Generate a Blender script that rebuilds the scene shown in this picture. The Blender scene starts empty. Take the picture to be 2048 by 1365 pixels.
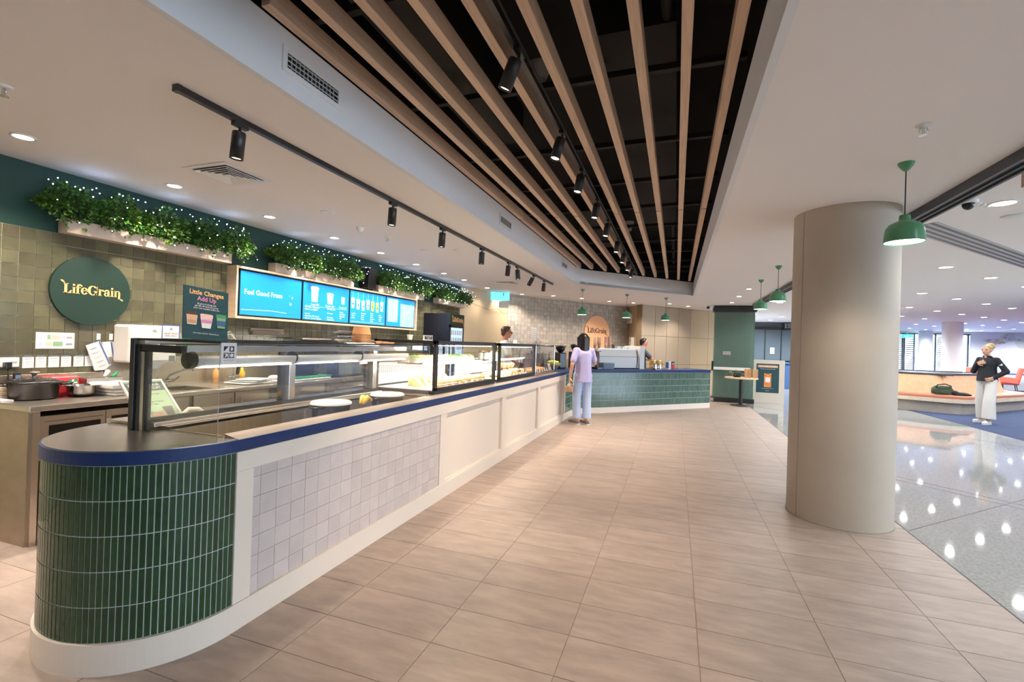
import bpy, bmesh, math, random
from mathutils import Vector, Matrix, Euler
from math import sin, cos, pi, sqrt, radians, hypot, atan2
SC = bpy.context.scene
COL = SC.collection
D = bpy.data
R = random.Random(11)

# ------------------------------------------------------------------ camera
CAM_H = 1.427
yaw, pit, rol, FPX = -0.336894, 0.0050257, 0.0321811, 936.8
_f = Vector((sin(yaw)*cos(pit), cos(yaw)*cos(pit), sin(pit)))
_r0 = Vector((cos(yaw), -sin(yaw), 0)); _u0 = _r0.cross(_f)
_r = cos(rol)*_r0 + sin(rol)*_u0
_u = -sin(rol)*_r0 + cos(rol)*_u0
cam = D.cameras.new('camera'); camo = D.objects.new('camera', cam); COL.objects.link(camo)
cam.sensor_width = 36.0; cam.lens = FPX/2048*36.0; cam.clip_start = 0.02; cam.clip_end = 300
camo.matrix_world = Matrix(((_r.x, _u.x, -_f.x, 0), (_r.y, _u.y, -_f.y, 0), (_r.z, _u.z, -_f.z, CAM_H), (0, 0, 0, 1)))
SC.camera = camo

# ------------------------------------------------------------------ world (soft daylight outside the windows), exposure
W = D.worlds.new('daylight'); SC.world = W; W.use_nodes = True
bg = W.node_tree.nodes['Background']
bg.inputs[0].default_value = (0.70, 0.85, 1.0, 1); bg.inputs[1].default_value = 6.6
vs = SC.view_settings
vs.view_transform = 'Standard'; vs.look = 'None'; vs.gamma = 1.0; vs.use_curve_mapping = False
vs.exposure = 0.82
SC.display_settings.display_device = 'sRGB'
cy = SC.cycles
cy.use_denoising = True
cy.max_bounces = 8; cy.diffuse_bounces = 4; cy.glossy_bounces = 4; cy.transmission_bounces = 6; cy.transparent_max_bounces = 12
cy.sample_clamp_indirect = 4.0; cy.sample_clamp_direct = 0.0
cy.caustics_reflective = True; cy.caustics_refractive = False
cy.use_light_tree = True

# ------------------------------------------------------------------ light levels (all real lamps of the place)
WARM = (1.0, 0.80, 0.61); WARMW = (1.0, 0.87, 0.75); COOL = (0.93, 0.97, 1.0)
E_KITCHEN = 92.0      # recessed downlights over the kitchen
E_FAR = 55.0          # recessed downlights over the coffee bar
E_TRACK = 62.0        # spotlights on the ceiling track
E_SLOT = 92.0         # spotlights hung in the slatted slot
E_PENDANT = 24.0
E_HALL = 34.0         # hall downlights
E_CASE = 8.0          # strip lamps of the display cases
E_HEAT = 1.6

def lin(c):
    return tuple(((v/12.92) if v <= 0.04045 else ((v+0.055)/1.055)**2.4) for v in c)
def C8(r, g, b): return lin((r/255, g/255, b/255))

# ------------------------------------------------------------------ materials
def mat(name, col, rough=0.5, metal=0.0, noise=0.0, ns=8.0, stretch=None, vary=0.0, bump=0.0, bs=40.0, emit=0.0, ecol=None, coat=0.0, spec=0.5, hue=0.0, col2=None):
    m = D.materials.new(name); m.use_nodes = True
    nt = m.node_tree; N = nt.nodes; L = nt.links
    b = N['Principled BSDF']
    b.inputs['Roughness'].default_value = rough; b.inputs['Metallic'].default_value = metal
    b.inputs['Coat Weight'].default_value = coat; b.inputs['Specular IOR Level'].default_value = spec
    b.inputs['Base Color'].default_value = (*col, 1)
    cur = None
    tc = None
    if noise or bump:
        tc = N.new('ShaderNodeTexCoord'); mp = N.new('ShaderNodeMapping')
        L.new(tc.outputs['Object'], mp.inputs[0])
        if stretch: mp.inputs['Scale'].default_value = stretch
        oi0 = N.new('ShaderNodeObjectInfo'); ml = N.new('ShaderNodeMath'); ml.operation = 'MULTIPLY'; ml.inputs[1].default_value = 37.0
        L.new(oi0.outputs['Random'], ml.inputs[0]); cb = N.new('ShaderNodeCombineXYZ')
        for i in range(3): L.new(ml.outputs[0], cb.inputs[i])
        L.new(cb.outputs[0], mp.inputs['Location'])
    if noise:
        nz = N.new('ShaderNodeTexNoise'); nz.inputs['Scale'].default_value = ns; nz.inputs['Detail'].default_value = 5; nz.inputs['Roughness'].default_value = 0.6
        L.new(mp.outputs[0], nz.inputs['Vector'])
        rp = N.new('ShaderNodeValToRGB'); rp.color_ramp.elements[0].position = 0.3; rp.color_ramp.elements[1].position = 0.7
        c2 = col2 if col2 else tuple(c*(1-noise) for c in col)
        rp.color_ramp.elements[0].color = (*c2, 1); rp.color_ramp.elements[1].color = (*(col if col2 else tuple(min(1, c*(1+noise*0.5)) for c in col)), 1)
        L.new(nz.outputs['Fac'], rp.inputs[0]); cur = rp.outputs[0]
    if vary or hue:
        oi = N.new('ShaderNodeObjectInfo'); ge = N.new('ShaderNodeNewGeometry')
        ad = N.new('ShaderNodeMath'); ad.operation = 'ADD'; L.new(oi.outputs['Random'], ad.inputs[0]); L.new(ge.outputs['Random Per Island'], ad.inputs[1])
        fr = N.new('ShaderNodeMath'); fr.operation = 'FRACT'; L.new(ad.outputs[0], fr.inputs[0])
        hs = N.new('ShaderNodeHueSaturation'); mr = N.new('ShaderNodeMapRange')
        mr.inputs[3].default_value = 1-vary; mr.inputs[4].default_value = 1+vary
        L.new(fr.outputs[0], mr.inputs[0]); L.new(mr.outputs[0], hs.inputs['Value'])
        if hue:
            f2 = N.new('ShaderNodeMath'); f2.operation = 'MULTIPLY'; f2.inputs[1].default_value = 7.31; L.new(fr.outputs[0], f2.inputs[0])
            f3 = N.new('ShaderNodeMath'); f3.operation = 'FRACT'; L.new(f2.outputs[0], f3.inputs[0])
            m2 = N.new('ShaderNodeMapRange'); m2.inputs[3].default_value = 0.5-hue; m2.inputs[4].default_value = 0.5+hue
            L.new(f3.outputs[0], m2.inputs[0]); L.new(m2.outputs[0], hs.inputs['Hue'])
        if cur: L.new(cur, hs.inputs['Color'])
        else: hs.inputs['Color'].default_value = (*col, 1)
        cur = hs.outputs[0]
    if cur: L.new(cur, b.inputs['Base Color'])
    if bump:
        n2 = N.new('ShaderNodeTexNoise'); n2.inputs['Scale'].default_value = bs; n2.inputs['Detail'].default_value = 3
        L.new(mp.outputs[0], n2.inputs['Vector'])
        bp = N.new('ShaderNodeBump'); bp.inputs['Strength'].default_value = bump; bp.inputs['Distance'].default_value = 0.004
        L.new(n2.outputs['Fac'], bp.inputs['Height']); L.new(bp.outputs[0], b.inputs['Normal'])
    if emit:
        b.inputs['Emission Color'].default_value = (*(ecol or col), 1); b.inputs['Emission Strength'].default_value = emit
        try: m.cycles.emission_sampling = 'NONE' if emit > 4 else 'AUTO'
        except Exception: pass
    return m

def glass(name, tint=(1, 1, 1), refl=0.10, rough=0.0, fog=0.0, fcol=(1, 1, 1)):
    m = D.materials.new(name); m.use_nodes = True
    nt = m.node_tree; N = nt.nodes; L = nt.links; N.clear()
    o = N.new('ShaderNodeOutputMaterial'); mx = N.new('ShaderNodeMixShader'); t = N.new('ShaderNodeBsdfTransparent'); g = N.new('ShaderNodeBsdfGlossy')
    lw = N.new('ShaderNodeFresnel'); lw.inputs[0].default_value = 1.45
    ad = N.new('ShaderNodeMath'); ad.operation = 'MULTIPLY'; ad.inputs[1].default_value = refl*10
    t.inputs[0].default_value = (*tint, 1); g.inputs['Roughness'].default_value = rough
    L.new(lw.outputs[0], ad.inputs[0]); L.new(ad.outputs[0], mx.inputs[0]); ts = t.outputs[0]
    if fog:
        m2 = N.new('ShaderNodeMixShader'); df = N.new('ShaderNodeBsdfDiffuse'); df.inputs[0].default_value = (*fcol, 1); m2.inputs[0].default_value = fog
        L.new(ts, m2.inputs[1]); L.new(df.outputs[0], m2.inputs[2]); ts = m2.outputs[0]
    L.new(ts, mx.inputs[1]); L.new(g.outputs[0], mx.inputs[2]); L.new(mx.outputs[0], o.inputs[0])
    return m

M = {}
M['ceiling'] = mat('ceiling_paint', C8(238, 232, 229), 0.8)
M['soffit'] = mat('soffit_paint', C8(226, 226, 228), 0.75)
M['black'] = mat('black_paint', C8(20, 19, 18), 0.75)
M['void'] = mat('void_black', C8(15, 14, 13), 0.9)
M['blackm'] = mat('black_metal', C8(26, 25, 25), 0.38)
M['blackp'] = mat('black_plastic', C8(20, 20, 22), 0.3)
M['oak'] = mat('oak_slat', C8(212, 182, 156), 0.5, noise=0.2, ns=5, stretch=(14, 0.7, 14), vary=0.07)
M['wood'] = mat('pale_ply', C8(226, 198, 164), 0.5, noise=0.12, ns=4, stretch=(3, 1, 8))
M['ply'] = mat('washed_ply', C8(214, 192, 172), 0.55, noise=0.16, ns=3, stretch=(2, 1, 6))
M['green'] = mat('dark_green_paint', C8(14, 56, 46), 0.6)
M['signgreen'] = mat('sign_green', C8(13, 44, 32), 0.5)
M['grout'] = mat('olive_grout', C8(186, 180, 152), 0.8)
M['olive'] = mat('olive_tile', C8(90, 87, 66), 0.16, noise=0.2, ns=9, vary=0.22, hue=0.016, bump=0.25, bs=14)
M['ggrout'] = mat('pale_grout', C8(196, 202, 198), 0.8)
M['gtile'] = mat('green_tile', C8(40, 72, 44), 0.07, noise=0.25, ns=18, vary=0.16, bump=0.18, bs=30)
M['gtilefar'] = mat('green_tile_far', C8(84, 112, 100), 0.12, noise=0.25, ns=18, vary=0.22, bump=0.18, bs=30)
M['wtile'] = mat('stone_white_tile', C8(206, 196, 192), 0.22, noise=0.08, ns=7, vary=0.055, hue=0.01, bump=0.2, bs=12)
M['wgrout'] = mat('tile_joint', C8(176, 168, 164), 0.8)
M['ftile_far'] = mat('grey_glazed_tile', C8(172, 163, 152), 0.12, noise=0.18, ns=9, vary=0.12, bump=0.5, bs=9)
M['fgrout_far'] = mat('dark_joint', C8(128, 118, 108), 0.8)
M['cream'] = mat('cream_paint', C8(232, 220, 206), 0.45)
M['blue'] = mat('navy_laminate', C8(32, 54, 102), 0.42, spec=0.3)
M['steel'] = mat('brushed_steel', C8(204, 196, 186), 0.33, 1.0, noise=0.06, ns=3, stretch=(2, 40, 40))
M['steeltop'] = mat('worn_steel_top', C8(178, 170, 164), 0.25, 1.0, noise=0.08, ns=3, stretch=(30, 3, 30))
M['steelstrip'] = mat('satin_steel_strip', C8(132, 118, 108), 0.5, 0.3)
M['steeld'] = mat('dull_steel', C8(178, 166, 150), 0.45, 1.0, noise=0.12, ns=3, stretch=(2, 30, 3))
M['chrome'] = mat('chrome', C8(220, 220, 220), 0.08, 1.0)
M['alu'] = mat('satin_aluminium', C8(196, 192, 188), 0.3, 1.0)
M['floor'] = mat('porcelain_floor_tile', C8(168, 152, 141), 0.42, noise=0.20, ns=4.2, stretch=(1.0, 3.2, 1), vary=0.05, bump=0.05, bs=60)
M['fgrout'] = mat('floor_joint', C8(150, 133, 120), 0.8)
M['terrazzo'] = mat('terrazzo', C8(158, 158, 156), 0.05, noise=0.30, ns=55, bump=0.0)
M['brass'] = mat('divider_strip', C8(70, 70, 70), 0.5)
M['carpet'] = mat('blue_carpet', C8(50, 64, 98), 0.95, noise=0.35, ns=3, stretch=(1, 5, 1), bump=0.5, bs=300)
M['col'] = mat('concrete_column_paint', C8(182, 170, 154), 0.62, noise=0.05, ns=2.5, bump=0.08, bs=6)
M['seam'] = mat('column_seam', C8(156, 146, 134), 0.8)
M['pgreen'] = mat('sage_enamel', C8(82, 146, 106), 0.3)
M['cord'] = mat('black_cord', C8(22, 22, 22), 0.6)
M['lampw'] = mat('lamp_white', (1, 0.95, 0.86), 0.5, emit=14, ecol=(1.0, 0.86, 0.66))
M['lampc'] = mat('lamp_cool', (1, 1, 1), 0.5, emit=14, ecol=(1.0, 0.97, 0.93))
M['lampt'] = mat('lamp_track', (1, 0.95, 0.86), 0.5, emit=6, ecol=(1.0, 0.86, 0.66))
M['strip'] = mat('strip_lamp', (1, 1, 1), 0.5, emit=4, ecol=(1.0, 0.93, 0.8))
M['fairy'] = mat('fairy_bulb', (0.7, 0.85, 1), 0.5, emit=12, ecol=(0.62, 0.80, 1.0))
M['white'] = mat('white_plastic', C8(232, 228, 220), 0.4)
M['whitem'] = mat('white_metal', C8(228, 226, 224), 0.35)
M['paper'] = mat('paper', C8(230, 224, 222), 0.7)
M['grey'] = mat('grey_plastic', C8(120, 120, 122), 0.5)
M['lgrey'] = mat('light_grey', C8(170, 170, 170), 0.5)
M['dkgrey'] = mat('dark_grey', C8(58, 60, 66), 0.45)
M['beige'] = mat('beige_panel', C8(190, 170, 138), 0.5)
M['beige2'] = mat('stone_panel', C8(172, 158, 138), 0.5)
M['leaf'] = mat('artificial_leaf', C8(58, 96, 22), 0.5, vary=0.5, hue=0.03)
M['screen'] = mat('screen_blue', C8(20, 120, 200), 0.25, emit=0.5, ecol=C8(44, 138, 212))
M['scrw'] = mat('screen_white', C8(220, 230, 240), 0.3, emit=0.6, ecol=C8(214, 226, 246))
M['scry'] = mat('screen_yellow', C8(226, 196, 70), 0.3, emit=0.7, ecol=C8(226, 196, 70))
M['scrg'] = mat('screen_green', C8(170, 210, 90), 0.3, emit=0.7, ecol=C8(170, 210, 90))
M['scrl'] = mat('screen_pale', C8(120, 160, 205), 0.3, emit=0.28, ecol=C8(160, 200, 236))
M['orange'] = mat('logo_orange', C8(246, 184, 116), 0.5)
M['peach'] = mat('peach_board', C8(230, 172, 128), 0.5)
M['ink'] = mat('dark_ink', C8(34, 42, 44), 0.6)
M['pink'] = mat('print_pink', C8(216, 132, 172), 0.6)
M['teal'] = mat('poster_teal', C8(26, 66, 72), 0.55)
M['gtint'] = glass('clear_glass', (0.975, 0.988, 0.98), 0.022)
M['gcase'] = glass('case_glass', (0.98, 0.99, 0.985), 0.02)
M['ggreen'] = glass('green_glass', (0.80, 0.90, 0.84), 0.05, 0.02, fog=0.42, fcol=C8(126, 148, 136))
M['gdark'] = glass('smoked_glass', (0.30, 0.34, 0.37), 0.10)
M['gwin'] = glass('window_glass', (0.95, 0.98, 1.0), 0.06)
M['skin'] = mat('skin', C8(214, 164, 134), 0.5)
M['skin2'] = mat('tanned_skin', C8(196, 132, 102), 0.5)
M['hairb'] = mat('black_hair', C8(26, 19, 17), 0.35, noise=0.3, ns=30, stretch=(8, 8, 1))
M['hairbr'] = mat('brown_hair', C8(74, 50, 40), 0.5)
M['hairbl'] = mat('blond_hair', C8(186, 152, 98), 0.5, noise=0.35, ns=40)
M['lilac'] = mat('lilac_cloth', C8(188, 182, 226), 0.8, noise=0.06, ns=6)
M['pblue'] = mat('pale_blue_cloth', C8(184, 200, 232), 0.85, noise=0.06, ns=6)
M['wcloth'] = mat('white_cloth', C8(236, 234, 226), 0.85)
M['gcloth'] = mat('grey_green_cloth', C8(74, 88, 88), 0.85)
M['ncloth'] = mat('black_cloth', C8(26, 28, 34), 0.8)
M['ocloth'] = mat('offwhite_cloth', C8(206, 200, 194), 0.85)
M['shoe'] = mat('grey_shoe', C8(128, 118, 116), 0.7)
M['lip'] = mat('lip', C8(170, 92, 84), 0.5)
M['bread'] = mat('bread_crust', C8(214, 160, 98), 0.6, noise=0.25, ns=14)
M['cake'] = mat('cake_sponge', C8(236, 206, 150), 0.7, noise=0.2, ns=20)
M['choc'] = mat('chocolate', C8(92, 56, 40), 0.4)
M['cream2'] = mat('cream_icing', C8(246, 238, 220), 0.5)
M['salad'] = mat('salad_leaf', C8(96, 146, 62), 0.5, noise=0.4, ns=25)
M['cardb'] = mat('kraft_card', C8(204, 148, 98), 0.7)
M['kraft'] = mat('kraft_paper', C8(190, 150, 112), 0.8)
M['copper'] = mat('peach_cup', C8(250, 204, 172), 0.45)
M['redc'] = mat('red_fabric', C8(190, 38, 44), 0.6)
M['green2'] = mat('board_green', C8(24, 128, 82), 0.5)
M['tan'] = mat('tan_leather', C8(196, 122, 92), 0.5)
M['orangef'] = mat('rust_fabric', C8(196, 78, 60), 0.8)
M['bluef'] = mat('blue_fabric', C8(64, 96, 140), 0.8)
M['olivebag'] = mat('green_canvas', C8(62, 78, 58), 0.8)
M['lime'] = mat('lime_skin', C8(178, 190, 70), 0.4)
M['yellow'] = mat('yellow_rubber', C8(232, 180, 44), 0.4)
M['pot'] = mat('black_enamel', C8(18, 17, 17), 0.18)
M['cast'] = mat('cast_iron', C8(24, 22, 21), 0.3)
M['red'] = mat('red_plastic', C8(206, 52, 58), 0.4)
M['bluep'] = mat('slate_blue_plastic', C8(104, 124, 146), 0.5)
M['tint'] = mat('tin_gold', C8(206, 160, 60), 0.35, 0.3)
M['exitg'] = mat('exit_green', C8(40, 190, 140), 0.4, emit=1.0, ecol=C8(60, 210, 170))
M['exitb'] = mat('lit_panel_cyan', C8(90, 200, 220), 0.4, emit=1.2, ecol=C8(90, 210, 236))
M['mgrey'] = mat('mural_grey', C8(206, 206, 202), 0.8)
M['mbrown'] = mat('mural_brown', C8(186, 164, 158), 0.8)
M['wallw'] = mat('white_wall', C8(224, 224, 226), 0.7)
M['gwall'] = mat('charcoal_wall', C8(70, 72, 78), 0.45)
M['frost'] = mat('frosted_glass', C8(126, 150, 134), 0.18, spec=0.6)

# ------------------------------------------------------------------ mesh builder
class MB:
    def __init__(s): s.v = []; s.f = []; s.mi = []; s.sm = []; s.cm = 0; s.X = None
    def add(s, vs, fs, sm=False):
        k = len(s.v)
        if s.X is not None: vs = [s.X @ Vector(p) for p in vs]
        s.v += [tuple(p) for p in vs]
        for f in fs: s.f.append(tuple(i+k for i in f)); s.mi.append(s.cm); s.sm.append(sm)
        return s
    def box(s, x0, y0, z0, x1, y1, z1):
        v = [(x0, y0, z0), (x1, y0, z0), (x1, y1, z0), (x0, y1, z0), (x0, y0, z1), (x1, y0, z1), (x1, y1, z1), (x0, y1, z1)]
        return s.add(v, [(0, 3, 2, 1), (4, 5, 6, 7), (0, 1, 5, 4), (1, 2, 6, 5), (2, 3, 7, 6), (3, 0, 4, 7)])
    def bc(s, c, d, rz=0.0, rx=0.0, ry=0.0):
        m = Matrix.Translation(c) @ Euler((rx, ry, rz)).to_matrix().to_4x4()
        h = [a/2 for a in d]
        v = [m @ Vector(p) for p in [(-h[0], -h[1], -h[2]), (h[0], -h[1], -h[2]), (h[0], h[1], -h[2]), (-h[0], h[1], -h[2]), (-h[0], -h[1], h[2]), (h[0], -h[1], h[2]), (h[0], h[1], h[2]), (-h[0], h[1], h[2])]]
        return s.add(v, [(0, 3, 2, 1), (4, 5, 6, 7), (0, 1, 5, 4), (1, 2, 6, 5), (2, 3, 7, 6), (3, 0, 4, 7)])
    def cyl(s, p0, p1, r0, r1=None, n=16, caps=True, sm=True):
        if r1 is None: r1 = r0
        p0 = Vector(p0); p1 = Vector(p1); d = (p1-p0).normalized()
        a = d.orthogonal().normalized(); b = d.cross(a)
        v = []
        for p, r in ((p0, r0), (p1, r1)):
            for i in range(n):
                t = 2*pi*i/n; v.append(p+a*(r*cos(t))+b*(r*sin(t)))
        s.add(v, [(i, (i+1) % n, n+(i+1) % n, n+i) for i in range(n)], sm)
        if caps:
            s.add(v[:n], [tuple(range(n-1, -1, -1))]); s.add(v[n:], [tuple(range(n))])
        return s
    def lathe(s, prof, c=(0, 0, 0), n=24, sm=True, sx=1.0, sy=1.0, a0=0.0, a1=2*pi):
        full = abs(a1-a0-2*pi) < 1e-6
        k = n if full else n+1
        v = []
        for r, z in prof:
            for i in range(k):
                t = a0+(a1-a0)*i/n; v.append((c[0]+r*cos(t)*sx, c[1]+r*sin(t)*sy, c[2]+z))
        fs = []
        for j in range(len(prof)-1):
            for i in range(n):
                i2 = (i+1) % k if full else i+1
                fs.append((j*k+i, j*k+i2, (j+1)*k+i2, (j+1)*k+i))
        return s.add(v, fs, sm)
    def tube(s, pts, r, n=8, sm=True, caps=True):
        pts = [Vector(p) for p in pts]; v = []; prev = None
        for i, p in enumerate(pts):
            d = (pts[min(i+1, len(pts)-1)]-pts[max(i-1, 0)]).normalized()
            if prev is None: a = d.orthogonal().normalized()
            else: a = (prev-d*prev.dot(d)).normalized()
            prev = a; b = d.cross(a)
            rr = r[i] if isinstance(r, (list, tuple)) else r
            for k in range(n):
                t = 2*pi*k/n; v.append(p+a*(rr*cos(t))+b*(rr*sin(t)))
        fs = []
        for i in range(len(pts)-1):
            for k in range(n): fs.append((i*n+k, i*n+(k+1) % n, (i+1)*n+(k+1) % n, (i+1)*n+k))
        if caps: fs.append(tuple(range(n-1, -1, -1))); fs.append(tuple((len(pts)-1)*n+k for k in range(n)))
        return s.add(v, fs, sm)
    def sph(s, c, r, n=12, m=8, rot=None):
        if not isinstance(r, (tuple, list)): r = (r, r, r)
        v = []; 
        for j in range(m+1):
            ph = -pi/2+pi*j/m
            for i in range(n):
                t = 2*pi*i/n
                p = Vector((r[0]*cos(ph)*cos(t), r[1]*cos(ph)*sin(t), r[2]*sin(ph)))
                if rot is not None: p = rot @ p
                v.append((c[0]+p.x, c[1]+p.y, c[2]+p.z))
        fs = [(j*n+i, j*n+(i+1) % n, (j+1)*n+(i+1) % n, (j+1)*n+i) for j in range(m) for i in range(n)]
        return s.add(v, fs, True)
    def rc(s, p0, p1, r0, r1=None, n=12):
        if r1 is None: r1 = r0
        s.cyl(p0, p1, r0, r1, n, True); s.sph(p0, r0, n, 8); s.sph(p1, r1, n, 8); return s
    def prism(s, pts, dv, sm=False):       # polygon (list of 3-D points) pushed along dv
        n = len(pts); dv = Vector(dv); a = [Vector(p) for p in pts]
        v = a+[p+dv for p in a]
        return s.add(v, [tuple(range(n-1, -1, -1)), tuple(range(n, 2*n))]+[(i, (i+1) % n, n+(i+1) % n, n+i) for i in range(n)], sm)
    def poly(s, pts): return s.add(pts, [tuple(range(len(pts)))])
    def wall(s, path, z0, z1, th, closed=False, sm=False):  # vertical band along a 2-D path, th to the left of travel
        off = offset(path, th, closed); n = len(path)
        v = [(x, y, z0) for x, y in path]+[(x, y, z1) for x, y in path]+[(x, y, z0) for x, y in off]+[(x, y, z1) for x, y in off]
        fs = []
        for i in range(n if closed else n-1):
            j = (i+1) % n
            fs += [(i, j, n+j, n+i), (2*n+j, 2*n+i, 3*n+i, 3*n+j), (n+i, n+j, 3*n+j, 3*n+i), (j, i, 2*n+i, 2*n+j)]
        if not closed: fs += [(0, n, 3*n, 2*n), (n-1, 3*n-1, 4*n-1, 2*n-1)]
        return s.add(v, fs, sm)
    def text(s, t, size, o, ux, uy, al='CENTER', bold=0.0, lift=0.0, ls=1.0):
        vs, fs = text_data(t, al, bold, ls)
        o = Vector(o); ux = Vector(ux); uy = Vector(uy); nn = ux.cross(uy)*lift
        return s.add([o+ux*(x*size)+uy*(y*size)+nn for x, y in vs], fs)

def offset(path, th, closed=False):
    n = len(path); out = []
    for i in range(n):
        p = Vector(path[i])
        a = Vector(path[i-1]) if (i > 0 or closed) else None
        b = Vector(path[(i+1) % n]) if (i < n-1 or closed) else None
        ns = []
        if a is not None: d = (p-a).normalized(); ns.append(Vector((-d.y, d.x)))
        if b is not None: d = (b-p).normalized(); ns.append(Vector((-d.y, d.x)))
        nn = sum(ns, Vector((0, 0))).normalized(); k = max(0.35, nn.dot(ns[0]))
        out.append((p.x+nn.x*th/k, p.y+nn.y*th/k))
    return out

_TX = {}
def text_data(t, al, bold, ls):
    k = (t, al, bold, ls)
    if k not in _TX:
        cu = D.curves.new('lettering', 'FONT'); cu.body = t; cu.align_x = al; cu.align_y = 'CENTER'; cu.offset = bold; cu.resolution_u = 2; cu.size = 1.0; cu.space_line = ls
        ob = D.objects.new('lettering', cu); me = D.meshes.new_from_object(ob)
        _TX[k] = ([(v.co.x, v.co.y) for v in me.vertices], [tuple(p.vertices) for p in me.polygons])
        D.objects.remove(ob); D.meshes.remove(me); D.curves.remove(cu)
    return _TX[k]

ORD = 'first second third fourth fifth sixth seventh eighth ninth tenth eleventh twelfth thirteenth fourteenth fifteenth sixteenth seventeenth eighteenth nineteenth twentieth'.split()
WM = {}
def wm(o): return WM.get(o.name, Matrix.Identity(4)) if o is not None else Matrix.Identity(4)
def mesh_of(mb, mats):
    me = D.meshes.new('mesh'); me.from_pydata(mb.v, [], mb.f)
    for m in (mats if isinstance(mats, (list, tuple)) else [mats]): me.materials.append(M[m] if isinstance(m, str) else m)
    me.polygons.foreach_set('material_index', mb.mi); me.polygons.foreach_set('use_smooth', mb.sm)
    me.update(); return me
def obj(name, mb, mats, parent=None, bevel=0.0, label=None, cat=None, group=None, kind=None, seg=2):
    if parent is None:
        xs = [p[0] for p in mb.v]; ys = [p[1] for p in mb.v]; zs = [p[2] for p in mb.v]
        c = Vector(((min(xs)+max(xs))/2, (min(ys)+max(ys))/2, min(zs))); X = Matrix.Translation(c)
        inv = X.inverted()
    else:
        X = wm(parent); inv = X.inverted()
    if X != Matrix.Identity(4): mb.v = [tuple(inv @ Vector(p)) for p in mb.v]
    o = D.objects.new(name, mesh_of(mb, mats)); COL.objects.link(o)
    if parent is None: o.matrix_basis = X
    else: o.parent = parent
    WM[o.name] = X
    if bevel:
        b = o.modifiers.new('bevel', 'BEVEL'); b.width = bevel; b.segments = seg; b.limit_method = 'ANGLE'; b.angle_limit = 0.6
    return tag(o, label, cat, group, kind)
def tag(o, label=None, cat=None, group=None, kind=None):
    if label: o['label'] = label
    if cat: o['category'] = cat
    if group: o['group'] = group
    if kind: o['kind'] = kind
    return o
def thing(name, label, cat, loc=(0, 0, 0), rz=0.0, group=None):
    o = D.objects.new(name, None); COL.objects.link(o); o.location = loc; o.rotation_euler = (0, 0, rz); o.empty_display_size = 0.05
    WM[o.name] = Matrix.Translation(loc) @ Matrix.Rotation(rz, 4, 'Z')
    return tag(o, label, cat, group)
def inst(name, me, parent, loc, rz=0.0, group=None):
    o = D.objects.new(name, me); COL.objects.link(o); o.parent = parent; o.location = loc; o.rotation_euler = (0, 0, rz)
    if group: o['group'] = group
    return o
def dup(o, parent=None, loc=None, rot=None, label=None, top=True):
    c = o.copy(); COL.objects.link(c); c.parent = parent
    if loc is not None: c.location = loc
    if rot is not None: c.rotation_euler = rot
    if label: c['label'] = label
    for ch in list(o.children): dup(ch, c, top=False)
    return c
def lamp(name, kind, loc, energy, color, parent=None, rot=None, aim=None, size=0.05, spot=100, blend=0.5, sx=None, sy=None):
    l = D.lights.new(name, kind); l.energy = energy; l.color = color
    if kind == 'AREA':
        l.shape = 'RECTANGLE'; l.size = sx; l.size_y = sy
    else: l.shadow_soft_size = size
    if kind == 'SPOT': l.spot_size = radians(spot); l.spot_blend = blend
    o = D.objects.new(name, l); COL.objects.link(o); o.location = loc
    if aim is not None: o.rotation_euler = (Vector(aim)-Vector(loc)).to_track_quat('-Z', 'Y').to_euler()
    if rot is not None: o.rotation_euler = rot
    return o

for nm, loc, sx, sy, aim in (('window_portal', (10.48, 2.4, 1.35), 16.6, 2.4, (0, 2.4, 1.35)), ('window_portal', (11.6, 27.95, 1.3), 2.9, 2.4, (11.6, 0, 1.3))):
    o = lamp(nm, 'AREA', loc, 1.0, (1, 1, 1), aim=aim, sx=sx, sy=sy)
    o.data.cycles.is_portal = True
ZC = 2.66  # most positions below are image pixels unprojected onto assumed planes
# ================================================================== FLOOR
fl = obj('floor', MB().box(-4.9, -6, -0.12, 1.822, 17.5, -0.003), 'fgrout', kind='structure')
TX, TY = 0.5975, 0.3043
tme = mesh_of(MB().box(-TX/2+0.0016, -TY/2+0.0016, -0.012, TX/2-0.0016, TY/2-0.0016, 0.0), 'floor')
field = MB(); WMf = WM[fl.name]; fo = WMf.translation
k0 = 0.141
for i in range(-9, 3):
    for j in range(-26, 54):
        x = k0+TX*(i+0.5); y = 1.68+TY*(j+0.5)
        if y > 17.2 or x < -4.8: continue
        cut = i == 2
        front = x > -1.9 and y > 1.2+0.5*(x+1.9) and y < (9.9+1.16*(x+1.6) if x < 0.75 else 14.6) and y > 0.9
        side = x < -2.7 and 0.7 < y < 2.2
        if (front or side) and not cut: inst('floor_tile', tme, fl, Vector((x, y, 0))-fo)
        elif (front or side) and cut:
            b = MB().box(x-TX/2+0.0022, y-TY/2+0.0022, -0.012, 1.817, y+TY/2-0.0022, 0.0)
            obj('floor_tile', b, 'floor', fl)
        else:
            field.box(x-TX/2+0.0022, y-TY/2+0.0022, -0.012, min(1.817, x+TX/2-0.0022), y+TY/2-0.0022, 0.0)
obj('tile_field', field, 'floor', fl, kind='stuff')
tz = obj('floor_terrazzo', MB().box(1.826, -6, -0.12, 5.83, 28, 0.0).box(5.83, -6, -0.12, 20, 10.75, 0.0), 'terrazzo', kind='structure')
ds = MB()
ds.box(1.819, -6, -0.02, 1.827, 17.5, 0.0012)
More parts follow.
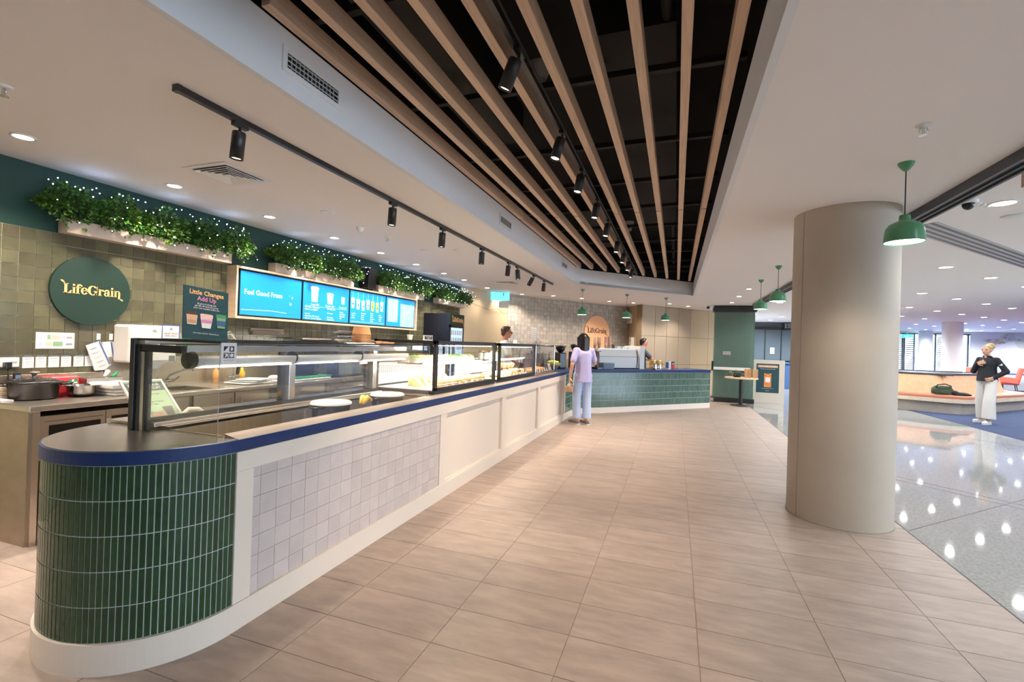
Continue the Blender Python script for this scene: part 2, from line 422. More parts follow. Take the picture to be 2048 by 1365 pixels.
def strip(mb, p, q, w=0.009, z=0.0012):
    p = Vector((*p, 0)); q = Vector((*q, 0)); d = (q-p).normalized(); n = Vector((-d.y, d.x, 0))*w/2
    mb.prism([p-n+Vector((0, 0, -0.01)), q-n+Vector((0, 0, -0.01)), q+n+Vector((0, 0, -0.01)), p+n+Vector((0, 0, -0.01))], (0, 0, z+0.01))
strip(ds, (2.0, 7.25), (5.8, 3.50)); strip(ds, (1.9, 7.11), (5.8, 3.26)); strip(ds, (1.84, 4.71), (5.8, 8.67)); strip(ds, (1.84, 11.2), (5.83, 15.2)); strip(ds, (1.84, 13.6), (5.8, 9.65))
obj('divider_strip', ds, 'brass', tz, label='thin grey divider strips set in the terrazzo')
obj('floor_carpet', MB().box(5.83, 10.75, -0.12, 20, 28, 0.006), 'carpet', kind='structure')

# ================================================================== LEFT WALL with olive tiles
XW = -4.58
wl = obj('wall_left', MB().box(-4.75, -6, 0, XW, 9.6, ZC), 'green', kind='structure')
obj('tile_bed', MB().box(XW-0.001, -2, 0.0, XW+0.004, 9.5, 2.173), 'grout', wl)
PW = 0.0952; ZT = 2.173; H1 = 0.089
rows = [(ZT-H1, ZT)]
z = ZT-H1
while z > 0.95: rows.append((z-PW, z)); z -= PW
g = 0.0018
wo = WM[wl.name].translation
tl = mesh_of(MB().box(0.0, -PW/2+g, -PW/2+g, 0.007, PW/2-g, PW/2-g), 'olive')
tl1 = mesh_of(MB().box(0.0, -PW/2+g, -H1/2+g, 0.007, PW/2-g, H1/2-g), 'olive')
fieldw = MB(); cnt = 0
for k in range(-36, 80):
    y = 1.946+PW*(k+0.5)
    if y > 9.45: break
    for r, (za, zb) in enumerate(rows):
        zc = (za+zb)/2
        hid = 3.80 < y < 7.32 and 1.66 < zc < 2.12
        seen = y > 1.85 and zc > 1.05 and not hid
        if seen and cnt < 292: inst('wall_tile', tl1 if r == 0 else tl, wl, Vector((XW+0.002, y, zc))-wo); cnt += 1
        elif not hid: fieldw.box(XW+0.002, y-PW/2+g, za+g, XW+0.009, y+PW/2-g, zb-g)
obj('tile_field', fieldw, 'olive', wl, kind='stuff')

# ================================================================== FAR WALLS
obj('wall_pier', MB().prism([(-4.58, 9.5, 0), (-4.32, 9.95, 0), (-4.05, 11.15, 0), (-5.0, 11.5, 0), (-5.0, 9.5, 0)], (0, 0, ZC)), 'beige', kind='structure')
PA = Vector((-4.05, 11.15, 0)); PB = Vector((-1.40, 14.79, 0)); dA = (PB-PA).normalized(); nA = Vector((dA.y, -dA.x, 0)); LA = (PB-PA).length
wf = obj('wall_far', MB().prism([PA, PB, PB-nA*0.2, PA-nA*0.2], (0, 0, ZC)), 'fgrout_far', kind='structure')
ft = MB(); pt = 0.106
for i in range(int(LA/pt)+1):
    for j in range(10, 28):
        za = j*pt-0.02; zb = min(ZC, za+pt)
        s0 = i*pt; s1 = min(LA, s0+pt)
        e = R.uniform(0.003, 0.009); e2 = e+R.uniform(-0.0018, 0.0018); e3 = e+R.uniform(-0.0018, 0.0018)
        q = [PA+dA*(s0+0.003), PA+dA*(s1-0.003)]
        v = [q[0]+Vector((0, 0, za+.003)), q[1]+Vector((0, 0, za+.003)), q[1]+Vector((0, 0, zb-.003)), q[0]+Vector((0, 0, zb-.003))]
        o = [e, e2, e+e2-e3 if 0 else e2, e3]
        w = [p+nA*oo for p, oo in zip(v, [e, e2, e2+(e3-e), e3])]
        ft.add(v+w, [(4, 5, 6, 7), (0, 1, 5, 4), (1, 2, 6, 5), (2, 3, 7, 6), (3, 0, 4, 7)])
obj('tile_field', ft, 'ftile_far', wf, kind='stuff')
PC = Vector((-0.947, 13.894, 0)); PE = Vector((1.25, 16.53, 0))
dP = (PE-PC).normalized(); nP = Vector((dP.y, -dP.x, 0))
obj('wall_return', MB().prism([PB, PC, PC-nP*0.15+Vector((0, 0.1, 0)), PB+Vector((0.2, 0.2, 0))], (0, 0, ZC)), 'beige', kind='structure')
wp = obj('wall_panelled', MB().prism([PC, PE, PE-nP*0.2, PC-nP*0.2], (0, 0, ZC)), mat('panel_gap', C8(128, 110, 86), .7), kind='structure')
cols = [0.0, 0.53, 1.03, 1.545, 2.1, 2.95, 3.43]; rws = [0.0, 0.945, 1.775, ZC]
for i in range(6):
    for j in range(3):
        a = cols[i]+0.006; b = cols[i+1]-0.006; z0 = rws[j]+0.006; z1 = rws[j+1]-0.006
        p = MB().prism([PC+dP*a+Vector((0, 0, z0)), PC+dP*b+Vector((0, 0, z0)), PC+dP*b+nP*0.02+Vector((0, 0, z0)), PC+dP*a+nP*0.02+Vector((0, 0, z0))], (0, 0, z1-z0))
        obj('wall_panel', p, 'beige2' if i < 4 else 'beige', wp)

# ================================================================== CEILING with slatted slot
OPEN = [(-1.89, 0.9), (0.335, 0.9), (0.335, 11.55), (-1.72, 9.45), (-1.84, 9.25), (-1.89, 8.95)]
c = MB()
def slab(pts): c.prism([(x, y, ZC) for x, y in pts], (0, 0, 0.05))
slab([(-5, -6), (-1.89, -6), (-1.89, 17.5), (-5, 17.5)]); slab([(0.335, -6), (1.9, -6), (1.9, 17.5), (0.335, 17.5)])
slab([(-1.89, -6), (0.335, -6), (0.335, 0.9), (-1.89, 0.9)]); slab([(-1.89, 8.95), (-1.84, 9.25), (-1.72, 9.45), (0.335, 11.55), (0.335, 17.5), (-1.89, 17.5)])
slab([(1.9, -6), (20, -6), (20, 28.3), (1.9, 28.3)])
slab([(-5, 17.5), (1.9, 17.5), (1.9, 28.3), (-5, 28.3)])
ceil = obj('ceiling', c, 'ceiling', kind='structure')
obj('trim_1', MB().wall(OPEN, ZC-0.001, 2.965, -0.04, closed=True), 'soffit', kind='structure')
vo = offset(OPEN, -0.045, True)
vm = MB().wall(vo, 2.93, 3.75, -0.03, closed=True).prism([(x, y, 3.72) for x, y in offset(OPEN, -0.06, True)], (0, 0, 0.04))
obj('ceiling_void', vm, 'void', kind='structure')
sl = thing('slatted_ceiling', 'row of oak slats hung in the long black ceiling slot', 'slatted ceiling', (-0.78, 5.5, 2.97))
SX = [-1.855, -1.643, -1.41, -1.173, -0.937, -0.70, -0.465, -0.228, 0.0075, 0.2445]
for x in SX:
    ye = 9.40+(x+1.72)*1.02-0.03
    for a, b in ((1.66, 5.50), (5.53, 9.40), (9.43, ye)):
        if b-a < 0.1: continue
        obj('slat', MB().box(x-0.0265, a, 2.97, x+0.0265, min(b, ye), 3.07), 'oak', sl, bevel=0.002, seg=1)
    for y in (5.515, 9.415):
        if y < ye: obj('connector', MB().box(x-0.024, y-0.03, 2.985, x+0.024, y+0.03, 3.06), 'oak', sl)
for y in (1.95, 2.9, 3.9, 4.8, 5.7, 6.6, 7.5, 8.4, 9.3):
    obj('rail', MB().box(-1.9, y-0.02, 3.072, 0.33, y+0.02, 3.11), 'black', sl)
for y in (10.0, 10.6): obj('rail', MB().box(-1.9+(y-9.3)*1.0, y-0.02, 3.072, 0.33, y+0.02, 3.11), 'black', sl)
vd = MB()
for x, y, z, a, b, h in ((-1.5, 2.6, 3.35, 0.35, 2.6, .3), (-0.3, 5.0, 3.4, 0.5, 4.5, .28), (-1.2, 7.6, 3.4, 0.4, 2.4, .25)): vd.bc((x, y, z), (a, b, h))
for x in (-1.0, -0.1): vd.cyl((x, 1.2, 3.3), (x, 10.2 if x < -0.5 else 10.8, 3.3), 0.03, n=8)
tag(obj('duct', vd, 'black'), 'black duct and pipes high in the dark ceiling void', 'duct')
for (x, y, r) in ((-0.95, 3.1, 0.09), (-0.74, 7.4, 0.08)):
    t = MB().cyl((x, y, 3.26), (x, y, 3.36), r*0.55, r, 20).cyl((x, y, 3.225), (x, y, 3.26), r*0.5, r*0.55, 20)
    tag(obj('smoke_detector', t, 'lgrey'), 'round pale detector seen %s between the slats' % ('large and near' if y < 5 else 'small and far'), 'detector')
sk = MB().cyl((-0.5, 3.05, 3.18), (-0.5, 3.05, 3.3), 0.03, n=12).cyl((-0.5, 3.05, 3.15), (-0.5, 3.05, 3.18), 0.022, n=12)
tag(obj('ceiling_sensor', sk, 'grey'), 'small grey sensor between slats in the dark void', 'sensor')

# ================================================================== HALL SHELL
obj('wall_dark', MB().box(1.0, 22, 0, 6.6, 22.2, ZC), 'gwall', kind='structure')
dw = MB()
for x in (2.9, 3.5, 4.1, 4.7): dw.box(x-0.02, 21.96, 1.0, x+0.02, 22.0, 2.36)
dw.box(2.2, 21.93, 2.34, 6.0, 22.0, 2.46); dw.box(2.2, 21.93, 1.0, 6.0, 22.0, 1.08)
obj('trim_2', dw, 'blackm', kind='structure')
pn = MB()
for a, b in ((2.3, 2.88), (2.92, 3.48), (3.52, 4.08), (4.12, 4.68), (4.72, 5.9)): pn.box(a, 21.97, 1.08, b, 21.985, 2.34)
obj('window_2', pn, 'frost', kind='structure').data.materials[0] = mat('grey_glass', C8(92, 104, 112), 0.12)
obj('wall_passage', MB().prism([(1.25, 16.53, 0), (1.0, 22, 0), (0.8, 22, 0), (1.05, 16.6, 0)], (0, 0, ZC)), 'gwall', kind='structure')
obj('wall_back', MB().box(6.4, 28, 0, 10.1, 28.2, ZC).box(13.1, 28, 0, 20, 28.2, ZC).box(10.1, 28, 2.56, 13.1, 28.2, ZC).box(6.4, 22, 0, 6.6, 28.2, ZC), 'wallw', kind='structure')
wb = obj('window_1', MB().box(10.1, 28.02, 0.0, 13.1, 28.10, 0.06).box(10.1, 28.02, 2.5, 13.1, 28.10, 2.56), 'dkgrey', kind='structure')
for x in (10.12, 10.48, 10.56, 10.95, 11.62, 11.78, 12.12, 13.02):
    obj('mullion', MB().box(x-0.03, 28.0, 0, x+0.03, 28.1, 2.56), 'dkgrey', wb)
for a, b in ((10.15, 10.45), (10.6, 10.92), (11.82, 12.1)):
    for k in range(24): obj('blind_slat', MB().bc(((a+b)/2, 27.97, 0.15+0.1*k), (b-a, 0.06, 0.03), rx=0.5), 'grey', wb)
obj('pane', MB().box(10.1, 28.055, 0.05, 13.1, 28.062, 2.52), 'gwin', wb)
obj('wall_right', MB().box(20, 10.75, 0, 20.2, 28.2, ZC).box(10.5, 10.75, 0, 20, 10.9, ZC), 'wallw', kind='structure')
obj('wall_behind', MB().box(-4.9, -6.2, 0, 10.7, -6, ZC), 'wallw', kind='structure')
wr = obj('window_3', MB().box(10.5, -6, 0, 10.62, 10.8, 0.08).box(10.5, -6, 2.58, 10.62, 10.8, ZC), 'dkgrey', kind='structure')
for k in range(9): obj('mullion', MB().box(10.5, -6+k*2.08, 0.08, 10.6, -5.94+k*2.08, 2.58), 'dkgrey', wr)
obj('pane', MB().box(10.545, -6, 0.08, 10.552, 10.8, 2.58), 'gwin', wr)
# mural of soft grey and brown blobs on the white back wall
def blob(mb, cx, cz, rx, rz, seed, y=27.995, n=22, t=0.004):
    y -= 0.0007*seed; rr = random.Random(seed); ph = [rr.uniform(0, 6.28) for _ in range(3)]
    pts = []
    for i in range(n):
        a = 2*pi*i/n; k = 1+0.22*sin(2*a+ph[0])+0.14*sin(3*a+ph[1])+0.08*sin(5*a+ph[2])
        pts.append((cx+rx*k*cos(a), y, cz+rz*k*sin(a)))
    mb.prism(pts, (0, -t, 0))
mu = thing('wall_mural', 'white wall mural of soft grey clouds and brown pebble shapes', 'mural', (14.8, 27.99, 2.2))
a = MB(); blob(a, 14.1, 2.28, 0.42, 0.16, 1); blob(a, 15.2, 2.2, 0.5, 0.24, 2); blob(a, 14.5, 2.45, 0.3, 0.16, 5); blob(a, 15.9, 2.35, 0.3, 0.2, 9)
obj('grey_shape', a, 'mgrey', mu)
b = MB()
for i, (x, zz, r1, r2) in enumerate(((14.35, 2.42, .07, .05), (13.75, 2.28, .09, .05), (14.05, 2.26, .08, .09), (14.25, 2.2, .1, .05), (14.5, 2.35, .035, .05), (14.15, 2.15, .06, .03), (13.95, 2.12, .09, .03), (14.4, 2.52, .05, .025), (14.85, 2.33, .04, .04), (15.3, 2.56, .02, .05))):
    blob(b, x, zz, r1, r2, 30+i, y=27.992)
obj('brown_shape', b, 'mbrown', mu)

# ================================================================== COLUMNS
def column(x, y, r, label, seam=False, z1=ZC, m='col'):
    o = thing('round_column', label, 'column', (x, y, 0)); o['kind'] = 'structure'
    obj('shaft', MB().cyl((x, y, 0), (x, y, z1), r, n=72), m, o)
    if seam:
        for t in (radians(205), radians(20)):
            obj('seam', MB().bc((x+cos(t)*r, y+sin(t)*r, z1/2), (0.004, 0.006, z1-0.02), rz=t), 'seam', o)
        obj('base_joint', MB().cyl((x, y, 0), (x, y, 0.006), r+0.006, n=72), 'seam', o)
    return o
column(1.38, 4.858, 0.39, 'big round beige column standing on the tiled floor edge', True)
column(9.0, 20.3, 0.28, 'grey round column behind the curved bench', m='wallw')
column(11.22, 27.6, 0.27, 'pale round column between the far windows', m='wallw')

# ================================================================== SLIDING DOOR TRACK in the ceiling
dt = MB().box(1.88, -6, 2.605, 1.99, 13.7, 2.662).box(1.865, -6, 2.59, 1.885, 13.7, 2.662).box(1.985, -6, 2.59, 2.005, 13.7, 2.662).box(1.93, -6, 2.59, 1.94, 13.7, 2.61)
obj('trim_3', dt, 'dkgrey', kind='structure', label='dark sliding door track in the ceiling')
lg = thing('slot_diffuser', 'long linear slot air diffuser in the hall ceiling', 'air diffuser', (3.2, 6.6, ZC))
p0 = Vector((2.1, 5.41, 0)); p1 = Vector((4.9, 8.6, 0)); dd = (p1-p0).normalized(); nn = Vector((-dd.y, dd.x, 0))
pl = MB(); pl.prism([p0+nn*-0.17+Vector((0, 0, ZC-0.004)), p1+nn*-0.17+Vector((0, 0, ZC-0.004)), p1+nn*0.13+Vector((0, 0, ZC-0.004)), p0+nn*0.13+Vector((0, 0, ZC-0.004))], (0, 0, 0.006)); obj('frame', pl, 'lgrey', lg)
for k in range(4):
    s = -0.135+k*0.07
    obj('slot', MB().prism([p0+nn*s+Vector((0, 0, ZC-0.006)), p1+nn*s+Vector((0, 0, ZC-0.006)), p1+nn*(s+0.03)+Vector((0, 0, ZC-0.006)), p0+nn*(s+0.03)+Vector((0, 0, ZC-0.006))], (0, 0, 0.003)), 'dkgrey', lg)
tag(obj('ceiling_panel', MB().box(2.1, 3.2, 2.55, 2.6, 3.98, 2.66), 'oak', bevel=0.004), 'timber ceiling panel at the right edge of the hall', 'ceiling panel')
# ================================================================== LAMPS
def downlight(x, y, e, col, group, label, lm='lampw', r=0.052, spot=125):
    t = thing('downlight', label, 'downlight', (x, y, ZC), 0, group)
    if 'dl'+lm not in DL:
        DL['dl'+lm] = (mesh_of(MB().lathe([(r+0.012, 0.002), (r+0.012, -0.006), (r, -0.008), (r-0.004, -0.002)], n=28), 'whitem'), mesh_of(MB().cyl((0, 0, -0.004), (0, 0, 0.0), r-0.003, n=28), lm))
    a, b = DL['dl'+lm]; inst('trim_ring', a, t, (0, 0, 0)); inst('lens', b, t, (0, 0, 0))
    lamp('downlight_lamp', 'SPOT', (x, y, ZC-0.02), e, col, rot=(0, 0, 0), size=0.05, spot=spot, blend=0.7)
DL = {}
KL = 'warm recessed downlight over the kitchen'
for i, y in enumerate((-0.15, 0.82, 1.789, 2.755, 3.731, 4.704, 5.664, 6.629, 7.588, 8.45)):
    downlight(-4.01, y, E_KITCHEN, WARMW, 'downlights in a row along the kitchen wall', (ORD[i-2]+' warm downlight from the near end of the kitchen wall row') if i > 1 else (ORD[i]+' downlight nearer than the kitchen wall row in view'))
for i, (x, y) in enumerate(((-4.05, 9.75), (-3.99, 10.62), (-3.65, 11.06), (-2.95, 11.45), (-2.35, 12.09), (-1.75, 12.9), (-1.15, 13.35))):
    downlight(x, y, E_FAR*(.45 if i < 2 else 1), WARMW, 'downlights over the coffee bar', ORD[i]+' small downlight from the beige pier along the grey tiled wall')
for i, (x, y) in enumerate(((-0.2, 13.6), (0.3, 14.4))):
    downlight(x, y, E_FAR, WARMW, 'downlights by the panelled wall', ('nearer' if i == 0 else 'further')+' small warm downlight by the panelled wall')
for i, (x, y) in enumerate(((1.33, 10.3), (1.32, 11.7), (1.32, 13.2))):
    downlight(x, y, 16, WARMW, 'downlights between the pendants and glass door', ORD[i]+' small downlight in the white ceiling before the glass door')
a = Vector((1.04, 1.13)); b2 = Vector((-1.04, 0.97)); s0 = Vector((4.484, 11.208)); seen = set()
for i in range(-9, 14):
    for j in range(-9, 12):
        p = s0+a*i+b2*j
        if p.x < 2.25 or p.y < -5 or p.y > 27 or p.x > 15.5 or (p.y < 11.2 and p.x > 10): continue
        if p.y > 21.5 and p.x < 7: continue
        if p.y < 5 and (i+j) % 2: continue
        if hypot(p.x-9.0, p.y-20.3) < 1.0 or hypot(p.x-11.2, p.y-27.6) < 1.0: continue
        downlight(p.x, p.y, E_HALL if p.y < 12 else E_HALL*(1.4 if p.y < 19 else 4.5), COOL, 'downlights in the hall ceiling', 'round cool white downlight in the hall ceiling', 'lampc', r=0.075, spot=158)

def spot_proto():
    t = thing('track_spotlight', 'x', 'spotlight')
    obj('adaptor', MB().box(-0.016, -0.045, -0.022, 0.016, 0.045, 0.0).cyl((0, 0, -0.05), (0, 0, -0.02), 0.008, n=10), 'blackm', t)
    obj('body', MB().lathe([(0.0, -0.045), (0.033, -0.047), (0.036, -0.055), (0.036, -0.2), (0.032, -0.2), (0.030, -0.185), (0, -0.185)], n=24), 'blackm', t)
    obj('lens', MB().cyl((0, 0, -0.191), (0, 0, -0.186), 0.029, n=20), 'lampt', t)
    return t
SP = spot_proto()
tr = thing('track_rail', 'black lighting track along the kitchen ceiling', 'lighting track', (-2.38, 5.4, ZC))
obj('rail', MB().box(-2.398, 1.64, 2.628, -2.362, 9.15, 2.661), 'blackm', tr, bevel=0.002, seg=1)
obj('end_cap', MB().box(-2.4, 1.62, 2.626, -2.36, 1.645, 2.661), 'blackm', tr)
first = True
LTR = [(1.99, .05, -.12, 'nearest the big diffuser'), (3.52, .0, -.05, ''), (4.45, 0, -.06, ''), (5.52, 0, -.02, ''), (6.54, .0, -.10, ''), (6.93, 0, .10, ''), (7.85, .0, -.42, ''), (8.53, 0, -.1, '')]
AIMX = [-2.6, -2.5, -2.5, -2.45, -1.1, -0.9, -1.3, -2.4]
for k, (y, tx, ty, _) in enumerate(LTR):
    s = SP if first else dup(SP); first = False
    s.location = (-2.38, y, 2.628); tag(s, ORD[k]+' black spotlight from the near end of the kitchen ceiling track', 'spotlight', 'spotlights on the kitchen track')
    for ch in s.children:
        if not ch.name.startswith('adaptor'): ch.rotation_euler = (0, -ty*0.9, 0) if k != 6 else (0.15, 0.55, 0)
    lamp('track_lamp', 'SPOT', (-2.38-0.02, y, 2.41), E_TRACK, WARM, aim=(AIMX[k], y+0.1, 0), size=0.03, spot=62, blend=0.8)
tr2 = thing('track_rail', 'black lighting track with cables hung between the ceiling slats', 'lighting track', (-0.82, 5.6, 2.95))
obj('rail', MB().box(-0.835, 1.0, 2.93, -0.805, 10.1, 2.965), 'blackm', tr2)
obj('cable', MB().tube([(-0.785, 1.0, 2.945), (-0.785, 5, 2.94), (-0.785, 10, 2.945)], 0.006), 'cord', tr2)
STR = [(2.25, 0.42), (3.22, 0.22), (3.96, 0.16), (4.80, 0.12), (5.62, 0.14), (6.6, 0.1), (7.45, 0.15), (8.2, 0.12), (9.05, 0.25)]
for k, (y, tilt) in enumerate(STR):
    s = dup(SP); s.location = (-0.80, y, 2.93); tag(s, ORD[k]+' black spotlight from the near end between the ceiling slats', 'spotlight', 'spotlights in the slatted slot')
    for ch in s.children:
        if not ch.name.startswith('adaptor'): ch.rotation_euler = (-0.12 if k else 0.1, tilt, 0)
    lamp('slot_lamp', 'SPOT', (-0.80-0.05, y, 2.69), E_SLOT, WARM, aim=(-0.80-0.15-(1.45 if k % 2 else -0.25), y+0.2, 0), size=0.03, spot=68, blend=0.85)

def pendant(x, y, zr, r, label, group=None, first=[None]):
    t = thing('pendant_lamp', label, 'pendant lamp', (x, y, zr), 0, group)
    k = r/0.108
    obj('canopy', MB().lathe([(0.0, -0.052), (0.012, -0.052), (0.02, -0.045), (0.038, -0.02), (0.045, 0.0)], (x, y, ZC), 20), 'pgreen', t)
    obj('cable', MB().cyl((x, y, zr+0.17*k), (x, y, ZC-0.045), 0.0035, n=8), 'cord', t)
    pr = [(r, 0), (r*0.975, 0.03*k), (r*0.95, 0.065*k), (r*0.90, 0.092*k), (r*0.76, 0.115*k), (r*0.52, 0.13*k), (r*0.30, 0.137*k), (r*0.27, 0.15*k), (r*0.27, 0.165*k), (r*0.25, 0.175*k), (0, 0.177*k)]
    obj('shade', MB().lathe(pr, (x, y, zr), 32).lathe([(r, 0), (r-0.003, 0.0), (r*0.95, 0.03*k), (r*0.85, 0.07*k), (r*0.6, 0.1*k), (0, 0.12*k)], (x, y, zr), 32), 'pgreen', t)
    obj('diffuser', MB().lathe([(0, 0.004), (r-0.006, 0.006), (r-0.006, 0.01), (0, 0.012)], (x, y, zr), 28), 'lampc', t)
    lamp('pendant_glow', 'SPOT', (x, y, zr-0.01), E_PENDANT, WARMW, rot=(0, 0, 0), size=0.08, spot=150, blend=0.5)
pendant(1.353, 3.635, 2.15, 0.108, 'green dome pendant lamp nearest, beside the big column')
pendant(1.356, 7.58, 2.15, 0.108, 'green dome pendant lamp just left of the big column')
pendant(1.354, 9.02, 2.15, 0.108, 'green dome pendant lamp in front of the glass door')
pendant(-1.96, 10.16, 2.1, 0.108, 'green dome pendant lamp left of the peach arch sign')
pendant(-1.11, 11.19, 2.11, 0.108, 'green dome pendant lamp right of the peach arch sign')
pendant(-0.26, 12.01, 2.11, 0.108, 'green dome pendant lamp in front of the panelled wall')

# ================================================================== CEILING FITTINGS
def grille(y0, y1, z0, z1, label):
    t = thing('vent_grille', label, 'vent', (-1.885, (y0+y1)/2, z0))
    f = MB(); x0, x1 = -1.892, -1.882; m = 0.03
    f.box(x0, y0, z0, x1, y1, z0+m).box(x0, y0, z1-m, x1, y1, z1).box(x0, y0, z0+m, x1, y0+m, z1-m).box(x0, y1-m, z0+m, x1, y1, z1-m)
    obj('frame', f, 'whitem', t, bevel=0.002, seg=1); obj('backing', MB().box(-1.8905, y0+m, z0+m, -1.8895, y1-m, z1-m), 'black', t)
    for k in range(3):
        zz = z0+m+(z1-z0-2*m)*(k+0.5)/3; obj('slat', MB().bc((-1.886, (y0+y1)/2, zz), (0.011, y1-y0-2*m, 0.006), ry=0.5), 'lgrey', t)
    bars = int((y1-y0-2*m)/0.028)
    fb = MB()
    for k in range(1, bars): fb.box(-1.8885, y0+m+k*0.028-0.0025, z0+m, -1.8845, y0+m+k*0.028+0.0025, z1-m)
    obj('bars', fb, 'lgrey', t, kind='stuff')
grille(1.80, 2.235, 2.75, 2.885, 'white vent grille in the slot side, nearest and largest')
grille(4.835, 5.25, 2.75, 2.88, 'white vent grille midway along the ceiling slot side')
grille(7.82, 8.27, 2.76, 2.89, 'white vent grille at the far end of the slot side')
def diffuser(cx, cy, h, label):
    t = thing('ceiling_diffuser', label, 'air diffuser', (cx, cy, ZC))
    def ring(a, b, za, zb, mb):
        for s in range(4):
            X = Matrix.Rotation(s*pi/2, 4, 'Z')
            v = [(-a, -a, za), (a, -a, za), (b, -b, zb), (-b, -b, zb)]; v = [tuple(X @ Vector(p)+Vector((cx, cy, ZC))) for p in v]
            v2 = [(p[0], p[1], p[2]+0.004) for p in v]
            mb.add(v+v2, [(0, 1, 2, 3), (7, 6, 5, 4), (0, 4, 5, 1), (2, 6, 7, 3)])
    f = MB(); ring(h, h*0.80, -0.006, -0.004, f); obj('frame', f, 'whitem', t)
    obj('throat', MB().box(cx-h*0.81, cy-h*0.81, ZC-0.004, cx+h*0.81, cy+h*0.81, ZC-0.001), 'grey', t)
    for k in range(4):
        a = h*(0.76-0.15*k); f = MB(); ring(a, a-h*0.125, -0.016, -0.004, f); obj('vane', f, 'whitem', t)
    obj('core', MB().bc((cx, cy, ZC-0.012), (h*0.26, h*0.26, 0.006)), 'whitem', t)
diffuser(-3.29, 2.67, 0.215, 'square four way air diffuser above the near kitchen')
diffuser(-3.3, 8.97, 0.21, 'square air diffuser near the lit cyan sign panel')
def sprinkler(x, y, label, grp):
    t = thing('fire_sprinkler', label, 'sprinkler', (x, y, ZC), 0, grp)
    obj('plate', MB().lathe([(0, -0.012), (0.018, -0.012), (0.034, -0.004), (0.036, 0)], (x, y, ZC), 20), 'whitem', t)
    b = MB().cyl((x, y, ZC-0.05), (x, y, ZC-0.01), 0.007, n=8).cyl((x, y, ZC-0.054), (x, y, ZC-0.05), 0.02, n=12)
    b.tube([(x-0.012, y, ZC-0.012), (x-0.02, y, ZC-0.03), (x-0.008, y, ZC-0.05)], 0.003, 6).tube([(x+0.012, y, ZC-0.012), (x+0.02, y, ZC-0.03), (x+0.008, y, ZC-0.05)], 0.003, 6)
    obj('head', b, 'chrome', t)
for i, (x, y) in enumerate(((-3.28, 1.383), (-3.31, 4.8), (-2.8, 6.43))): sprinkler(x, y, ORD[i]+' chrome fire sprinkler from the near end of the kitchen ceiling', 'sprinklers in the kitchen ceiling')
sprinkler(1.21, 3.06, 'small chrome fire sprinkler in the ceiling above the column', None)
def round_fit(name, x, y, r, h, label, cat, m='whitem', grp=None):
    b = MB().lathe([(0, -h), (r*0.55, -h), (r*0.85, -h*0.6), (r, -h*0.2), (r, 0)], (x, y, ZC), 24)
    tag(obj(name, b, m), label, cat, grp)
round_fit('speaker_cover', -3.278, 3.737, 0.07, 0.006, 'flat round white speaker cover nearest in kitchen ceiling', 'speaker')
round_fit('speaker_cover', -3.27, 5.63, 0.07, 0.006, 'flat round white speaker cover further along kitchen ceiling', 'speaker')
round_fit('smoke_detector', -3.344, 4.33, 0.045, 0.05, 'white smoke detector in the kitchen ceiling', 'detector')
round_fit('smoke_detector', -2.8, 5.68, 0.06, 0.03, 'flat white smoke detector beside the ceiling track', 'detector')
dc = thing('dome_camera', 'white dome security camera on the hall ceiling', 'camera', (2.13, 4.63, ZC))
obj('base', MB().lathe([(0, -0.02), (0.055, -0.025), (0.062, -0.015), (0.062, 0)], (2.13, 4.63, ZC), 24), 'whitem', dc)
obj('dome', MB().sph((2.13, 4.63, ZC-0.028), (0.04, 0.04, 0.045), 16, 10), 'blackp', dc)
for i in range(3): round_fit('ceiling_sensor', 2.22+0.05*i, 4.70+0.045*i, 0.028, 0.02, 'small white round sensor beside the dome camera', 'sensor', grp='three sensors beside the dome camera')
round_fit('exit_sensor', 2.71, 5.2, 0.09, 0.022, 'wide flat white plate on the hall ceiling', 'detector')
cc = thing('security_camera', 'small white bullet camera beside the glass door', 'camera', (0.86, 13.9, 2.57))
obj('body', MB().cyl((0.80, 13.75, 2.57), (0.88, 13.95, 2.58), 0.05, n=16), 'white', cc); obj('lens', MB().cyl((0.792, 13.73, 2.57), (0.80, 13.752, 2.57), 0.036, n=16), 'blackp', cc)
obj('bracket', MB().cyl((0.88, 13.95, 2.58), (0.95, 14.1, 2.64), 0.02, n=8), 'white', cc)
# ================================================================== SERVICE COUNTER
AC = (-2.435, 1.69); AR = 0.459
def arc(r, a0=180, a1=360, n=48): return [(AC[0]+r*cos(radians(a0+(a1-a0)*i/n)), AC[1]+r*sin(radians(a0+(a1-a0)*i/n))) for i in range(n+1)]
YE = 8.8
sc = thing('service_counter', 'long cream service counter with green tiled rounded end and tile panel', 'counter', (-2.4, 5.0, 0))
so = WM[sc.name].translation
obj('kickboard', MB().wall(arc(0.475)+[(-1.960, 1.70), (-1.960, YE)], 0, 0.13, 0.03), 'cream', sc)
obj('tile_backing', MB().wall(arc(AR+0.0015), 0.13, 0.862, 0.02, sm=False), 'ggrout', sc)
fb = MB().box(-2.03, 1.69, 0.13, -2.0, YE, 0.862)
obj('front_board', fb, 'cream', sc)
XF0, XF1 = -2.0, -1.966
obj('top_rail', MB().box(XF0, 1.692, 0.767, XF1, YE, 0.862), 'cream', sc, bevel=0.002, seg=1)
for a, b in ((1.692, 1.79), (3.76, 3.88), (5.34, 5.476), (6.91, 7.04), (8.51, 8.62), (8.70, YE)): obj('stile', MB().box(XF0, a, 0.13, XF1, b, 0.767), 'cream', sc, bevel=0.002, seg=1)
obj('bottom_bead', MB().box(XF0, 3.88, 0.13, -1.978, YE, 0.142), 'cream', sc)
obj('back_board', MB().box(-2.93, 1.69, 0.02, -2.91, YE, 0.90).box(-2.93, 1.685, 0.02, -2.0, 1.70, 0.69), 'steeld', sc)
